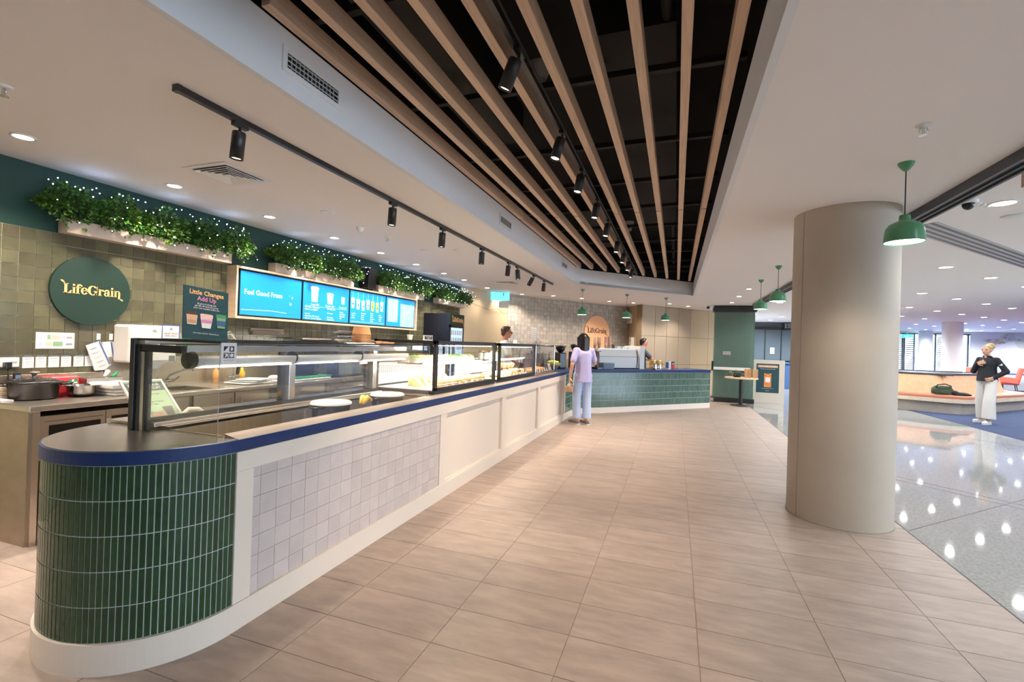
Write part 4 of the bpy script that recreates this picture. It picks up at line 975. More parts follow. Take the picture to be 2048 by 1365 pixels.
def planter(y0, y1, fy0, fy1, seed, n, label, label2):
    t = thing('planter_box', label, 'planter', (-4.52, (y0+y1)/2, 2.174))
    x0, x1, z0, z1, th = -4.570, -4.455, 2.176, 2.284, 0.012
    b = MB().box(x1-th, y0, z0, x1, y1, z1).box(x0, y0, z0, x1-th, y0+th, z1).box(x0, y1-th, z0, x1-th, y1, z1).box(x0, y0+th, z0, x1-th, y1-th, z0+th).box(x0, y0+th, z0+th, x0+th, y1-th, z1)
    obj('trough', b, 'ply', t); obj('foliage', foliage(fy0, fy1, seed, n), 'leaf', t, kind='stuff')
    ln = thing('fairy_lights', label2, 'fairy lights', (-4.45, (y0+y1)/2, 2.3))
    rr = random.Random(seed+50); pts = []; bulbs = MB(); nb = int((fy1-fy0)*36)
    for k in range(nb+1):
        y = fy0+0.02+(fy1-fy0-0.02)*k/nb; a = rr.uniform(-0.25*pi, 0.8*pi); kk = rr.uniform(1.05, 1.4)
        p = (-4.45+0.155*kk*max(0.1, cos(a)), y, 2.36+0.165*kk*sin(a)); pts.append(p)
        bulbs.sph(p, rr.uniform(0.0032, 0.0050), 8, 5)
    obj('wire', MB().tube(pts, 0.0012, 4), 'cord', ln); obj('bulbs', bulbs, 'fairy', ln, kind='stuff')
    for k in range(3): lamp('fairy_glow', 'POINT', (-4.33, fy0+(fy1-fy0)*(k+.5)/3, 2.53), 0.35, (0.45, 0.62, 1.0), size=0.1)
planter(2.264, 3.68, 2.08, 3.86, 1, 8200, 'pale wooden trough of artificial greenery above the round green sign', 'blue white fairy lights in the greenery above the round green sign')
planter(4.257, 5.675, 4.17, 5.80, 2, 7400, 'pale wooden trough of artificial greenery over the second menu screen', 'blue white fairy lights in the greenery over the second menu screen')
planter(6.27, 7.69, 6.2, 7.85, 3, 7000, 'pale wooden trough of artificial greenery over the last menu screen', 'blue white fairy lights in the greenery over the last menu screen')
planter(8.24, 9.44, 8.02, 9.60, 4, 6600, 'pale wooden trough of artificial greenery above the dark fridge', 'blue white fairy lights in the greenery above the dark fridge')
tag(obj('hanging_wire', MB().tube([(-4.42, 9.58, 2.33), (-4.27, 10.0, 2.24), (-4.2, 10.35, 2.21), (-4.14, 10.6, 2.27), (-4.08, 10.95, 2.16), (-4.03, 11.1, 2.19)], 0.004), 'cord'), 'thin wire drooping across the beige pier', 'wire')
fs = thing('wall_speaker', 'black wall speaker between two greenery troughs', 'speaker', (-4.5, 6.04, 2.2)); obj('body', MB().box(-4.56, 5.94, 2.19, -4.40, 6.14, 2.50), 'blackp', fs, bevel=0.01); obj('bracket', MB().box(-4.58, 6.0, 2.48, -4.5, 6.08, 2.53), 'lgrey', fs)

mf = thing('menu_surround', 'long shallow timber frame around four menu screens', 'frame', (-4.5, 5.56, 1.604))
FY0, FY1, FZ0, FZ1, FX0, FX1, ft_ = 3.725, 7.41, 1.604, 2.166, -4.57, -4.43, 0.022
obj('board', MB().box(FX0, FY0, FZ0, FX1, FY1, FZ0+ft_), 'wood', mf); obj('board', MB().box(FX0, FY0, FZ1-ft_, FX1, FY1, FZ1), 'wood', mf)
obj('board', MB().box(FX0, FY0, FZ0+ft_, FX1, FY0+ft_, FZ1-ft_), 'wood', mf); obj('board', MB().box(FX0, FY1-ft_, FZ0+ft_, FX1, FY1, FZ1-ft_), 'wood', mf)
obj('back', MB().box(FX0, FY0+ft_, FZ0+ft_, FX0+0.01, FY1-ft_, FZ1-ft_), 'wood', mf)
YS = [(3.79, 4.687), (4.695, 5.592), (5.602, 6.49), (6.50, 7.378)]
SLB = ['menu screen showing the words Feel Good From, first of the row', 'menu screen showing three white coffee cups, second of the row', 'menu screen showing a row of small drinks, third of the row', 'menu screen showing two pale dishes, last of the row']
def cup2(mb, y, z, w, h, x, mbl=None):
    mb.prism([(x, y-w*.36, z), (x, y+w*.36, z), (x, y+w*.46, z+h*.82), (x, y-w*.46, z+h*.82)], (0.001, 0, 0)); mb.box(x, y-w*.52, z+h*.83, x+0.001, y+w*.52, z+h*.93); mb.box(x, y-w*.42, z+h*.93, x+0.001, y+w*.42, z+h)
SXX = -4.462
for i, (a, b) in enumerate(YS):
    t = thing('menu_screen', SLB[i], 'screen', (-4.48, (a+b)/2, 1.633), 0, 'menu screens over the kitchen')
    obj('housing', MB().box(-4.53, a, 1.633, SXX-0.003, b, 2.137), 'blackp', t, bevel=0.002, seg=1)
    obj('display', MB().box(SXX-0.003, a+0.012, 1.648, SXX, b-0.012, 2.124), 'screen', t)
    c = (a+b)/2; wv = MB(); ux = (0, 1, 0); uy = (0, 0, 1); x = SXX+0.0006
    if i == 0:
        wv.text('Feel Good From', 0.078, (x, a+0.06, 1.90), ux, uy, 'LEFT', 0.012); wv.text("'  e", 0.05, (x, c+0.24, 1.90), ux, uy, 'LEFT'); wv.text('in', 0.05, (x, c+0.25, 1.82), ux, uy, 'LEFT')
        wv.prism([(x, a+.03, 1.70), (x, c, 1.712), (x, c+.2, 1.70), (x, c+.2, 1.703), (x, c, 1.716), (x, a+.03, 1.704)], (0.0006, 0, 0))
    elif i == 1:
        cup2(wv, a+.21, 1.885, .14, .20, x); cup2(wv, a+.50, 1.88, .125, .15, x); cup2(wv, a+.76, 1.90, .075, .10, x)
        for yy, s in ((a+.22, 'Large 5.00'), (a+.50, 'Regular 4.50'), (a+.76, 'Piccolo 4.0')): wv.text(s, 0.034, (x, yy, 1.85), ux, uy)
        wv.box(x, a+.05, 1.825, x+.0006, b-.05, 1.827)
        for yy, ls in ((a+.05, ['Flat White  Cappuccino', 'Espresso  Long black', '', 'Iced 1.0', 'Alternative Milk  Syrups', 'Oat  Soy  Almond  Lactose']), (a+.45, ['Hot Chocolate', '', 'Chai Latte', '', 'Sticky Chai', 'Matcha Latte']), (a+.70, ['Mocha', 'Dirty Chai', 'Babyccino', 'Tea'])):
            wv.text('\n'.join(ls), 0.026, (x, yy, 1.74), ux, uy, 'LEFT', ls=1.1)
    elif i == 2:
        for k in range(7):
            z = 1.95-0.012*(k % 3); y = a+.07+k*.118
            m2 = wv if k in (0, 1, 2, 3, 6) else None
            if m2 is None:
                mm = MB(); cup2(mm, y, z-.08, .08, .15, x); obj('drink_picture', mm, 'scry' if k == 4 else 'scrg', t)
            else: cup2(wv, y, z-.08, .08, .15, x)
            wv.box(x, y-.001, z+.07, x+.0006, y+.001, 2.11)
        dk = MB()
        for k in range(7): dk.prism([(x+.0012, a+.07+k*.118+.014*cos(radians(t_)), 1.93-0.012*(k % 3)+.018*sin(radians(t_))) for t_ in range(0, 360, 40)], (.0004, 0, 0))
        obj('drink_badge', dk, 'ink', t)
        for k, ls in enumerate((['Iced Tea', 'Peach', 'Lemon'], ['Smoothies', 'Mango', 'Berry', 'Banana'], ['Frappe', 'Mocha', 'Coffee', 'Chocolate', 'Vanilla'], ['Juices', 'Orange', 'Apple', 'Green'])): wv.text('\n'.join(ls), 0.026, (x, a+.05+k*.22, 1.76), ux, uy, 'LEFT', ls=1.15)
        wv.box(x, a+.04, 1.672, x+.0006, b-.04, 1.675)
    else:
        mm = MB(); blob2 = []
        mm.box(x, a+.05, 1.72, x+.0006, a+.34, 2.10); mm.box(x, a+.42, 1.65, x+.0006, b-.03, 2.04); obj('dish_picture', mm, 'scrl', t)
        rr = random.Random(4)
        for k in range(46):
            y = rr.choice([rr.uniform(a+.07, a+.32), rr.uniform(a+.44, b-.05)]); z = rr.uniform(1.73, 2.02); L = rr.uniform(.02, .07); an = rr.uniform(.5, 2.2)
            wv.prism([(x+.0008, y, z), (x+.0008, y+L*cos(an), z+L*sin(an)), (x+.0008, y+L*cos(an)+.005, z+L*sin(an)), (x+.0008, y+.006, z)], (.0004, 0, 0))
        g_ = MB()
        for k in range(9): g_.prism([(x+.001, (a+.07 if k % 2 else a+.31)+.012*cos(radians(t_)), 1.78+.035*k+.010*sin(radians(t_))) for t_ in range(0, 360, 45)], (.0005, 0, 0))
        g_.prism([(x+.001, b-.16, 1.66), (x+.001, b-.13, 1.66), (x+.001, b-.10, 1.73), (x+.001, b-.13, 1.73)], (.0005, 0, 0))
        obj('garnish_picture', g_, 'scrg', t)
    obj('lettering', wv, 'scrw', t)

# ================================================================== PAPERS AND FITTINGS ON THE TILED WALL
XP = XW+0.010
def sheet(name, y0, y1, z0, z1, label, cat, group=None, m='paper', x=XP):
    t = thing(name, label, cat, (x, (y0+y1)/2, z0), 0, group); obj('sheet', MB().box(x, y0, z0, x+0.0015, y1, z1), m, t); return t
ro = sheet('roster_chart', 2.153, 2.395, 1.271, 1.397, 'white laminated chart with coloured bars under the round sign', 'chart')
xq = XP+0.0018
M['plav'] = mat('print_lavender', C8(196, 190, 214), .7); M['psal'] = mat('print_salmon', C8(230, 190, 176), .7); M['pgrn'] = mat('print_green', C8(128, 166, 124), .7); M['pblu'] = mat('print_blue', C8(66, 98, 168), .7); M['pgry'] = mat('print_grey', C8(150, 146, 146), .7)
for z0, z1, seq in ((1.343, 1.378, (('plav', 2.175, 2.193), ('plav', 2.203, 2.213), ('pgrn', 2.222, 2.241), ('psal', 2.243, 2.302), ('plav', 2.305, 2.34), ('pgry', 2.342, 2.38))), (1.29, 1.326, (('plav', 2.175, 2.192), ('psal', 2.215, 2.256), ('pgrn', 2.258, 2.318), ('pgry', 2.34, 2.38)))):
    for mm, a, b in seq:
        q = MB().box(xq-.0002, a, z0 if mm != 'pgry' else z0+.008, xq+.0002, b, z1 if mm != 'pgry' else z1-.012); obj('coloured_bar', q, mm, ro)
for i, (a, b) in enumerate(((2.081, 2.147), (2.157, 2.221), (2.233, 2.301), (2.313, 2.378), (2.394, 2.462), (2.470, 2.535))):
    t = sheet('instruction_card', a, b, 1.126, 1.209, ORD[i]+' small white instruction card from the power outlet', 'card', 'instruction cards in a row on the tiles')
    p = MB().box(xq-.0002, a+.012, 1.192, xq+.0002, b-.012, 1.196)
    for k in range(3): p.box(xq-.0002, a+.014+.003*k, 1.176-.011*k, xq+.0002, b-.012-.006*k, 1.178-.011*k)
    obj('print', p, 'pgry', t); obj('clip', MB().box(XP-.002, a+.008, 1.209, XP+.003, b-.008, 1.217), 'bluep', t)
po = thing('power_outlet', 'white double power outlet with black plug', 'power outlet', (XW+.01, 1.99, 1.137))
obj('plate', MB().box(XW+.008, 1.92, 1.137, XW+.02, 2.061, 1.207), 'white', po, bevel=.003); obj('socket', MB().box(XW+.02, 2.012, 1.165, XW+.0215, 2.048, 1.18), 'lgrey', po); obj('plug', MB().box(XW+.02, 1.968, 1.125, XW+.065, 2.005, 1.175), 'blackp', po, bevel=.006)
obj('cable', MB().tube([(XW+.05, 1.985, 1.125), (XW+.06, 1.985, 1.09), (XW+.05, 1.99, 1.02), (XW+.1, 2.0, .93)], .004), 'cord', po)
for k, y in enumerate((2.56, 2.652)):
    o = thing('adhesive_hook', 'small white hook holding the %s clipped papers' % ('blue lined left' if k == 0 else 'right'), 'hook', (XW+.01, y, 1.34)); obj('base', MB().box(XW+.008, y-.014, 1.342, XW+.016, y+.014, 1.397), 'white', o, bevel=.003); obj('prong', MB().tube([(XW+.014, y, 1.36), (XW+.026, y, 1.345), (XW+.03, y, 1.355)], .003), 'white', o)
def tilted(name, pts, x, label, m='paper'):
    t = thing(name, label, 'papers', (x, pts[0][0], pts[2][1])); 
    for k in range(2): obj('sheet', MB().prism([(x+.003*k, p[0]+.004*k, p[1]-.003*k) for p in pts], (.002, 0, 0)), m, t)
    return t
c1 = tilted('hung_papers', [(2.464, 1.297), (2.562, 1.337), (2.647, 1.137), (2.60, 1.095), (2.531, 1.091)], XW+.024, 'tilted wad of papers with a thin blue line, hung from a hook')
obj('blue_line', MB().prism([(XW+.031, 2.551, 1.333), (XW+.031, 2.560, 1.336), (XW+.031, 2.643, 1.145), (XW+.031, 2.634, 1.140)], (.0006, 0, 0)), 'pblu', c1)
p = MB()
for k in range(5): p.prism([(XW+.031, 2.488+.018*k, 1.265-.036*k), (XW+.031, 2.54+.018*k, 1.287-.036*k), (XW+.031, 2.541+.018*k, 1.284-.036*k), (XW+.031, 2.489+.018*k, 1.262-.036*k)], (.0005, 0, 0))
obj('print', p, 'pgry', c1)
c2 = tilted('hung_papers', [(2.584, 1.327), (2.667, 1.335), (2.71, 1.105), (2.62, 1.089)], XW+.014, 'wad of papers with a broad blue stripe behind the tilted papers')
obj('blue_line', MB().prism([(XW+.0195, 2.645, 1.328), (XW+.0195, 2.655, 1.329), (XW+.0195, 2.694, 1.11), (XW+.0195, 2.683, 1.108)], (.0006, 0, 0)), 'pblu', c2)
tdp = thing('towel_dispenser', 'white paper towel dispenser on the tiles above the sink', 'towel dispenser', (-4.46, 2.87, 1.15))
obj('body', MB().box(XW+.008, 2.667, 1.155, -4.36, 3.07, 1.483), 'white', tdp, bevel=.02); obj('key_lock', MB().bc((-4.359, 2.87, 1.44), (.004, .03, .014)), 'lgrey', tdp)
obj('window', MB().box(-4.362, 3.0, 1.16, -4.358, 3.055, 1.215), 'grey', tdp, bevel=.01)
obj('towel', MB().prism([(-4.40, 2.70, 1.156), (-4.40, 3.0, 1.156), (-4.40, 2.93, 1.10), (-4.40, 2.78, 1.09)], (.004, 0, 0)), 'paper', tdp)
hw = sheet('hand_wash_sign', 2.935, 3.078, 1.372, 1.485, 'hand wash sink only sign with blue edge beside the dispenser', 'sign', x=-4.355)
obj('border', MB().box(-4.3558, 2.928, 1.365, -4.3551, 3.086, 1.493), 'pblu', hw)
x = -4.3532; b = MB().text('HAND WASH\nSINK ONLY', .021, (x, 3.007, 1.405), (0, 1, 0), (0, 0, 1), 'CENTER', .01); obj('lettering', b, 'ink', hw); obj('picture', MB().prism([(x, 3.007+.014*cos(radians(t_)), 1.457+.014*sin(radians(t_))) for t_ in range(0, 360, 40)], (.0004, 0, 0)), 'pgry', hw)
tag(obj('green_binder', MB().box(-4.53, 3.24, 1.28, -4.45, 3.262, 1.40), 'green2'), 'narrow bright green board edge behind the cup poster', 'board')
ur = thing('docket_rail', 'steel docket rail fixed on tiles under the menu screens', 'rail', (-4.54, 4.26, 1.43)); obj('back', MB().box(XW+.008, 4.04, 1.43, XW+.014, 4.49, 1.50), 'steel', ur); obj('lip', MB().bc((-4.545, 4.265, 1.455), (.012, .45, .05), ry=.3), 'alu', ur); obj('top', MB().cyl((-4.555, 4.03, 1.498), (-4.555, 4.50, 1.498), .013, n=12), 'steel', ur)

# poster standing on the hot food display
X = Matrix.Translation((-2.43, 1.868, 1.391)) @ Matrix.Rotation(radians(7), 4, 'X') @ Matrix.Rotation(radians(-5), 4, 'Y')
X = Matrix.Translation((-2.43, 1.868, 1.391)) @ Matrix.Rotation(radians(-4), 4, 'X') @ Matrix.Rotation(radians(-6), 4, 'Y')
pw, ph = .262, .285
ps = thing('cup_poster', 'dark teal poster about reusable cups standing on the hot food display', 'poster', (-2.43, 1.868, 1.391))
def PX(): m = MB(); m.X = X; return m
obj('board', PX().box(-.004, -pw/2, 0, 0, pw/2, ph), 'teal', ps); e = .0006
obj('title', PX().text('Little Changes', .035, (e, 0, .256), (0, 1, 0), (0, 0, 1), 'CENTER', .02), 'orange', ps); obj('title', PX().text('Add Up', .035, (e, 0, .224), (0, 1, 0), (0, 0, 1), 'CENTER', .02), 'pink', ps)
obj('lettering', PX().text('Be part of change and\nget 20c off when you bring\nyour own reusable coffee cup', .0125, (e, 0, .184), (0, 1, 0), (0, 0, 1), 'CENTER', .008).text('Small changes, big impact.  lifegraincafe.com', .0085, (e, 0, .035), (0, 1, 0), (0, 0, 1), 'CENTER', .006), 'paper', ps)
def cupart(mb, y, z, wt_, wb_, h): mb.prism([(e, y-wb_/2, z), (e, y+wb_/2, z), (e, y+wt_/2, z+h), (e, y-wt_/2, z+h)], (.0004, 0, 0)); return mb
obj('cup_picture', cupart(cupart(PX(), -.083, .078, .062, .050, .055), 0.0, .065, .070, .050, .054), 'white', ps)
obj('cup_picture', cupart(cupart(PX(), -.083, .0995, .054, .049, .022), -.083, .099, .05, .05, .0), 'orange', ps) if 0 else None
e = .0012
obj('cup_band', cupart(PX(), -.083, .105, .056, .052, .022), 'peach', ps); obj('cup_band', cupart(PX(), -.083, .084, .048, .044, .018), 'cardb', ps); obj('cup_lid', cupart(PX(), -.083, .131, .062, .066, .016), 'choc', ps)
obj('cup_band', cupart(PX(), 0, .095, .069, .063, .016), 'pink', ps); obj('cup_lid', cupart(cupart(PX(), 0, .117, .076, .070, .022), 0, .139, .06, .074, .004), 'psal', ps)
obj('cup_band', cupart(PX(), .088, .074, .056, .046, .058), 'pgrn', ps); obj('cup_lid', cupart(PX(), .088, .132, .060, .066, .02), 'pgreen', ps)
e = .0018; obj('cup_band', cupart(PX(), .088, .088, .051, .047, .028), 'bluef', ps)
# ================================================================== KITCHEN BENCHES behind the counter
ZB = .92
b1 = thing('steel_bench', 'stainless bench with open bay holding the microwave', 'bench', (-4.25, 2.2, 0))
obj('top', MB().box(-4.575, 1.82, .882, -3.90, 2.60, ZB), 'steel', b1, bevel=.004)
obj('upstand', MB().box(-4.57, 1.85, ZB, -4.555, 2.60, 1.078), 'steeld', b1, bevel=.002, seg=1)
obj('side_panel', MB().box(-4.55, 1.84, 0, -3.95, 1.855, .882), 'steeld', b1); obj('front_leg', MB().box(-3.965, 1.855, 0, -3.93, 1.89, .882), 'steel', b1); obj('front_leg', MB().box(-3.965, 2.565, 0, -3.93, 2.60, .882), 'steel', b1)
obj('shelf', MB().box(-4.55, 1.86, .545, -3.96, 2.57, .56), 'steeld', b1); obj('back_panel', MB().box(-4.56, 1.86, 0, -4.55, 2.6, .882), 'blackm', b1)
mw = thing('microwave', 'stainless microwave oven under the steel bench', 'microwave', (-4.2, 2.18, .561))
obj('body', MB().box(-4.45, 1.905, .566, -3.965, 2.455, .84), 'steel', mw, bevel=.004); obj('window', MB().box(-3.966, 1.955, .60, -3.962, 2.255, .775), 'blackp', mw, bevel=.012); obj('control_panel', MB().box(-3.966, 2.325, .60, -3.962, 2.435, .79), 'blackp', mw)
kp = MB()
for r in range(4):
    for q in range(3): kp.box(-3.9622, 2.345+.026*q, .62+.022*r, -3.9605, 2.362+.026*q, .632+.022*r)
obj('buttons', kp, 'white', mw, kind='stuff'); obj('door_gap', MB().box(-3.9655, 2.285, .57, -3.9635, 2.288, .84), 'blackp', mw); obj('label', MB().box(-3.9645, 2.292, .70, -3.9625, 2.318, .775), 'paper', mw); obj('vent', MB().box(-3.9655, 1.93, .80, -3.9642, 2.27, .803), 'blackp', mw)
for x in (-4.4, -4.02):
    for y in (1.95, 2.41): obj('foot', MB().cyl((x, y, .56), (x, y, .568), .014, n=10), 'blackp', mw)
pt_ = thing('casserole_pot', 'large black lidded casserole pot on the steel bench', 'pot', (-4.33, 2.04, ZB)); c = (-4.33, 2.04, ZB)
obj('body', MB().lathe([(0, 0), (.118, 0), (.128, .012), (.136, .112), (.142, .117)], c, 40), 'cast', pt_)
obj('lid', MB().lathe([(.148, .115), (.148, .124), (.13, .134), (.08, .147), (.04, .151), (0, .152)], c, 40), 'cast', pt_)
sd = MB()
for r_, n_ in ((.04, 8), (.075, 12), (.105, 16)):
    for k in range(n_): sd.sph((c[0]+r_*cos(2*pi*k/n_), c[1]+r_*sin(2*pi*k/n_), c[2]+.152-.10*r_-.35*max(0, r_-.08)*.3), .006, 6, 4)
obj('lid_studs', sd, 'cast', pt_, kind='stuff'); obj('knob', MB().lathe([(0.012, .150), (.010, .165), (.018, .178), (.030, .190), (.026, .194), (0, .193)], c, 20), 'steeld', pt_)
for s in (-1, 1):
    dx, dy = (.35*s, .94*s); p0 = Vector((c[0]+dx*.13, c[1]+dy*.13, ZB+.105)); q = Vector((-dy, dx, 0)).normalized()
    obj('handle', MB().tube([p0-q*.06, p0+Vector((dx, dy, 0))*.06-q*.04, p0+Vector((dx, dy, 0))*.06+q*.04, p0+q*.06], .010), 'cast', pt_)
bw = thing('mixing_bowl', 'shiny steel mixing bowl beside the black casserole pot', 'bowl', (-4.25, 2.29, ZB))
obj('bowl', MB().lathe([(0, .0), (.05, .002), (.085, .03), (.102, .085), (.108, .088), (.100, .085), (.082, .034), (.045, .008), (0, .006)], (-4.25, 2.29, ZB), 32), 'chrome', bw)
for k in range(2):
    t = tag(obj('chopping_board', MB().box(-4.38+.015*k, 2.395-.004*k, ZB+.001+.026*k, -4.06+.0*k, 2.60+.0*k, ZB+.024+.026*k), 'white', bevel=.008), ('lower' if k == 0 else 'middle')+' white chopping board stacked on the steel bench', 'chopping board')
tag(obj('white_tray', MB().box(-4.36, 2.37, ZB+.054, -4.05, 2.60, ZB+.098), 'white', bevel=.012), 'thick white tray on top of the white chopping boards', 'tray')
fa = thing('first_aid_bag', 'red first aid bag with white cross at the back of the bench', 'first aid bag', (-4.42, 2.26, ZB))
obj('bag', MB().box(-4.50, 2.14, ZB, -4.36, 2.335, 1.07), 'red', fa, bevel=.025, seg=3); obj('cross_patch', MB().box(-4.361, 2.255, .99, -4.3585, 2.315, 1.045), 'green2', fa); obj('cross', MB().box(-4.3588, 2.279, .993, -4.357, 2.291, 1.042).box(-4.3588, 2.258, 1.012, -4.357, 2.312, 1.023), 'paper', fa); obj('label', MB().box(-4.361, 2.17, .995, -4.3585, 2.225, 1.03), 'paper', fa); obj('print', MB().box(-4.3587, 2.174, .999, -4.3575, 2.221, 1.026), 'red', fa)
st = thing('gastro_tray', 'deep steel tray at the back of the bench', 'tray', (-4.42, 2.5, ZB)); tb = MB()
x0, x1, y0, y1, z0, z1 = -4.54, -4.34, 2.36, 2.62, .99, 1.045
tb.box(x0, y0, z0, x1, y1, z0+.003).box(x0, y0, z0, x0+.003, y1, z1).box(x1-.003, y0, z0, x1, y1, z1).box(x0, y0, z0, x1, y0+.003, z1).box(x0, y1-.003, z0, x1, y1, z1).box(x0-.012, y0-.012, z1-.003, x0, y1+.012, z1).box(x1, y0-.012, z1-.003, x1+.012, y1+.012, z1); obj('pan', tb, 'steel', st); obj('packet', MB().box(-4.53, 2.38, .925, -4.36, 2.60, .985), 'redc', st, bevel=.01)
kn = thing('bread_knife', 'knife with dark green handle lying on the steel tray', 'knife', (-4.38, 2.56, 1.05)); obj('handle', MB().tube([(-4.33, 2.53, 1.052), (-4.37, 2.58, 1.066), (-4.42, 2.62, 1.08)], [.009, .012, .009]), 'green2', kn); obj('blade', MB().prism([(-4.33, 2.53, 1.05), (-4.20, 2.42, 1.045), (-4.21, 2.40, 1.045), (-4.34, 2.50, 1.05)], (0, 0, .002)), 'chrome', kn)
tag(obj('spatula', MB().tube([(-4.40, 2.52, 1.05), (-4.45, 2.57, 1.085)], [.012, .02]), 'cream2'), 'cream spatula leaning on the steel tray', 'spatula')
wbx = thing('timber_boards', 'pale timber boards leaning behind the black casserole pot', 'board', (-4.46, 1.9, ZB))
for k in range(3): obj('board', MB().box(-4.53+.02*k, 1.83, ZB+.03*k, -4.40, 1.95+.01*k, ZB+.028+.03*k), 'wood', wbx, bevel=.003)
ph_ = thing('handset', 'black handset upright behind the casserole pot', 'handset', (-4.47, 2.03, ZB)); obj('body', MB().box(-4.50, 1.995, ZB, -4.47, 2.04, 1.10), 'blackp', ph_, bevel=.01); obj('display', MB().box(-4.471, 2.002, 1.05, -4.4685, 2.033, 1.085), 'bluep', ph_)
tag(obj('paper_pad', MB().box(-4.42, 1.84, ZB, -4.25, 1.90, ZB+.012), 'paper'), 'thin paper pad at the near end of the bench', 'paper')

# sink bench
b2 = thing('sink_bench', 'stainless sink bench with cupboards along the tiled wall', 'bench', (-4.25, 3.6, 0))
tp = MB(); xa, xb = -4.575, -3.93; sk0, sk1, sx0, sx1 = 2.80, 3.22, -4.44, -4.06
tp.box(xa, 2.61, .885, sx0, 4.62, ZB).box(sx1, 2.61, .885, xb, 4.62, ZB).box(sx0, 2.61, .885, sx1, sk0, ZB).box(sx0, sk1, .885, sx1, 4.62, ZB)
obj('top', tp, 'steel', b2, bevel=.002, seg=1); obj('upstand', MB().box(-4.57, 2.61, ZB, -4.555, 4.62, 1.20), 'steeld', b2)
sb = MB().box(sx0, sk0, .70, sx1, sk1, .705).box(sx0-.004, sk0, .70, sx0, sk1, ZB).box(sx1, sk0, .70, sx1+.004, sk1, .884).box(sx0, sk0-.004, .70, sx1, sk0, .884).box(sx0, sk1, .70, sx1, sk1+.004, .884); obj('basin', sb, 'steeld', b2)
obj('carcass', MB().box(-4.55, 2.62, .08, -3.985, 4.60, .69), 'steeld', b2)
for k, (a, b) in enumerate(((2.64, 2.92), (2.96, 3.36), (3.37, 3.76), (3.95, 4.58))):
    d = obj('door', MB().box(-3.985, a, .12, -3.97, b, .875), 'steel', b2, bevel=.003)
    if k in (1, 2):
        yy = b-.045 if k == 1 else a+.045; obj('handle', MB().tube([(-3.97, yy, .725), (-3.945, yy, .735), (-3.945, yy, .81), (-3.97, yy, .82)], .007), 'chrome', d)
obj('vent_panel', MB().box(-3.985, 3.78, .12, -3.972, 3.93, .875), 'blackm', b2); vm2 = MB()
for k in range(9): vm2.bc((-3.97, 3.855, .66+.02*k), (.01, .13, .006), ry=.4)
obj('vent_slats', vm2, 'grey', b2, kind='stuff')
def tap(y, label, spray):
    t = thing('tap', label, 'tap', (-4.42, y, ZB))
    b = MB().cyl((-4.42, y, ZB), (-4.42, y, ZB+.06), .018, n=14).cyl((-4.42, y-.07, ZB+.06), (-4.42, y+.07, ZB+.06), .014, n=12)
    obj('body', b, 'chrome', t); 
    for s in (-1, 1): obj('lever', MB().rc((-4.42, y+s*.075, ZB+.06), (-4.39, y+s*.10, ZB+.095), .009, .006), 'chrome', t)
    if not spray: obj('spout', MB().tube([(-4.42, y, ZB+.06), (-4.40, y+.02, ZB+.11), (-4.33, y+.10, ZB+.165), (-4.28, y+.145, ZB+.175), (-4.27, y+.15, ZB+.15)], .009), 'chrome', t)
    else:
        obj('riser', MB().tube([(-4.42, y, ZB+.06), (-4.42, y, 1.35), (-4.40, y-.03, 1.43), (-4.37, y-.10, 1.455), (-4.35, y-.16, 1.44)], .008), 'chrome', t)
        cl = [( -4.40+.012*cos(k*1.1), y-.02-.004*k*.55+.012*sin(k*1.1), 1.375+.0035*k-.00006*k*k) for k in range(44)]
        obj('spring_hose', MB().tube(cl, .004, 6), 'white', t); obj('spray_gun', MB().rc((-4.34, y-.02, 1.02), (-4.32, y-.02, 1.13), .017, .02), 'blackp', t); obj('hose', MB().tube([(-4.40, y-.2, 1.36), (-4.36, y-.1, 1.28), (-4.33, y-.02, 1.13)], .006), 'cord', t)
tap(3.02, 'chrome swivel tap over the steel sink', False); tap(3.72, 'tall chrome pre rinse tap with white spring hose', True)
tag(obj('soap_bottle', MB().lathe([(0, 0), (.03, 0), (.032, .10), (.014, .125), (.014, .15), (0, .15)], (-4.42, 3.82, ZB), 18), 'yellow'), 'yellow soap bottle beside the pre rinse tap', 'bottle')
tag(obj('sanitiser_bottle', MB().lathe([(0, 0), (.03, 0), (.03, .12), (.012, .15), (.012, .18), (0, .18)], (-4.46, 3.55, ZB), 18), 'orange'), 'orange bottle behind the pre rinse tap', 'bottle')
dr = thing('dish_rack', 'pale drying trays lying flat beside the pre rinse tap', 'trays', (-4.2, 3.75, ZB))
for k in range(3): obj('tray', MB().bc((-4.2+.01*k, 3.72+.02*k, ZB+.012+.016*k), (.30-.03*k, .34-.04*k, .012), rz=.2*k), 'white' if k != 1 else 'lgrey', dr, bevel=.004)
gb = tag(obj('green_board', MB().bc((-4.22, 4.50, ZB+.03), (.34, .62, .022), rz=.05), 'green2', bevel=.004), 'bright green chopping board under the clear tub', 'chopping board')
tag(obj('folded_cloth', MB().bc((-4.2, 4.35, ZB+.01), (.36, .8, .016), rz=.02), 'paper', bevel=.004), 'white cloth spread under the green chopping board', 'cloth')
ct = thing('clear_tub', 'translucent tub of bread on the green chopping board', 'food tub', (-4.25, 4.47, ZB+.042))
cb = MB(); x0, x1, y0, y1, z0, z1 = -4.36, -4.14, 4.30, 4.66, ZB+.043, ZB+.185
cb.box(x0, y0, z0, x1, y1, z0+.003).box(x0, y0, z0, x0+.003, y1, z1).box(x1-.003, y0, z0, x1, y1, z1).box(x0, y0, z0, x1, y0+.003, z1).box(x0, y1-.003, z0, x1, y1, z1).box(x0-.01, y0-.01, z1, x1+.01, y1+.01, z1+.008); obj('tub', cb, 'clearp', ct); 
for k in range(5): obj('bread', MB().sph((-4.25+.03*(k % 2), 4.37+.055*k, ZB+.075), (.05, .035, .03), 10, 6), 'bread', ct)
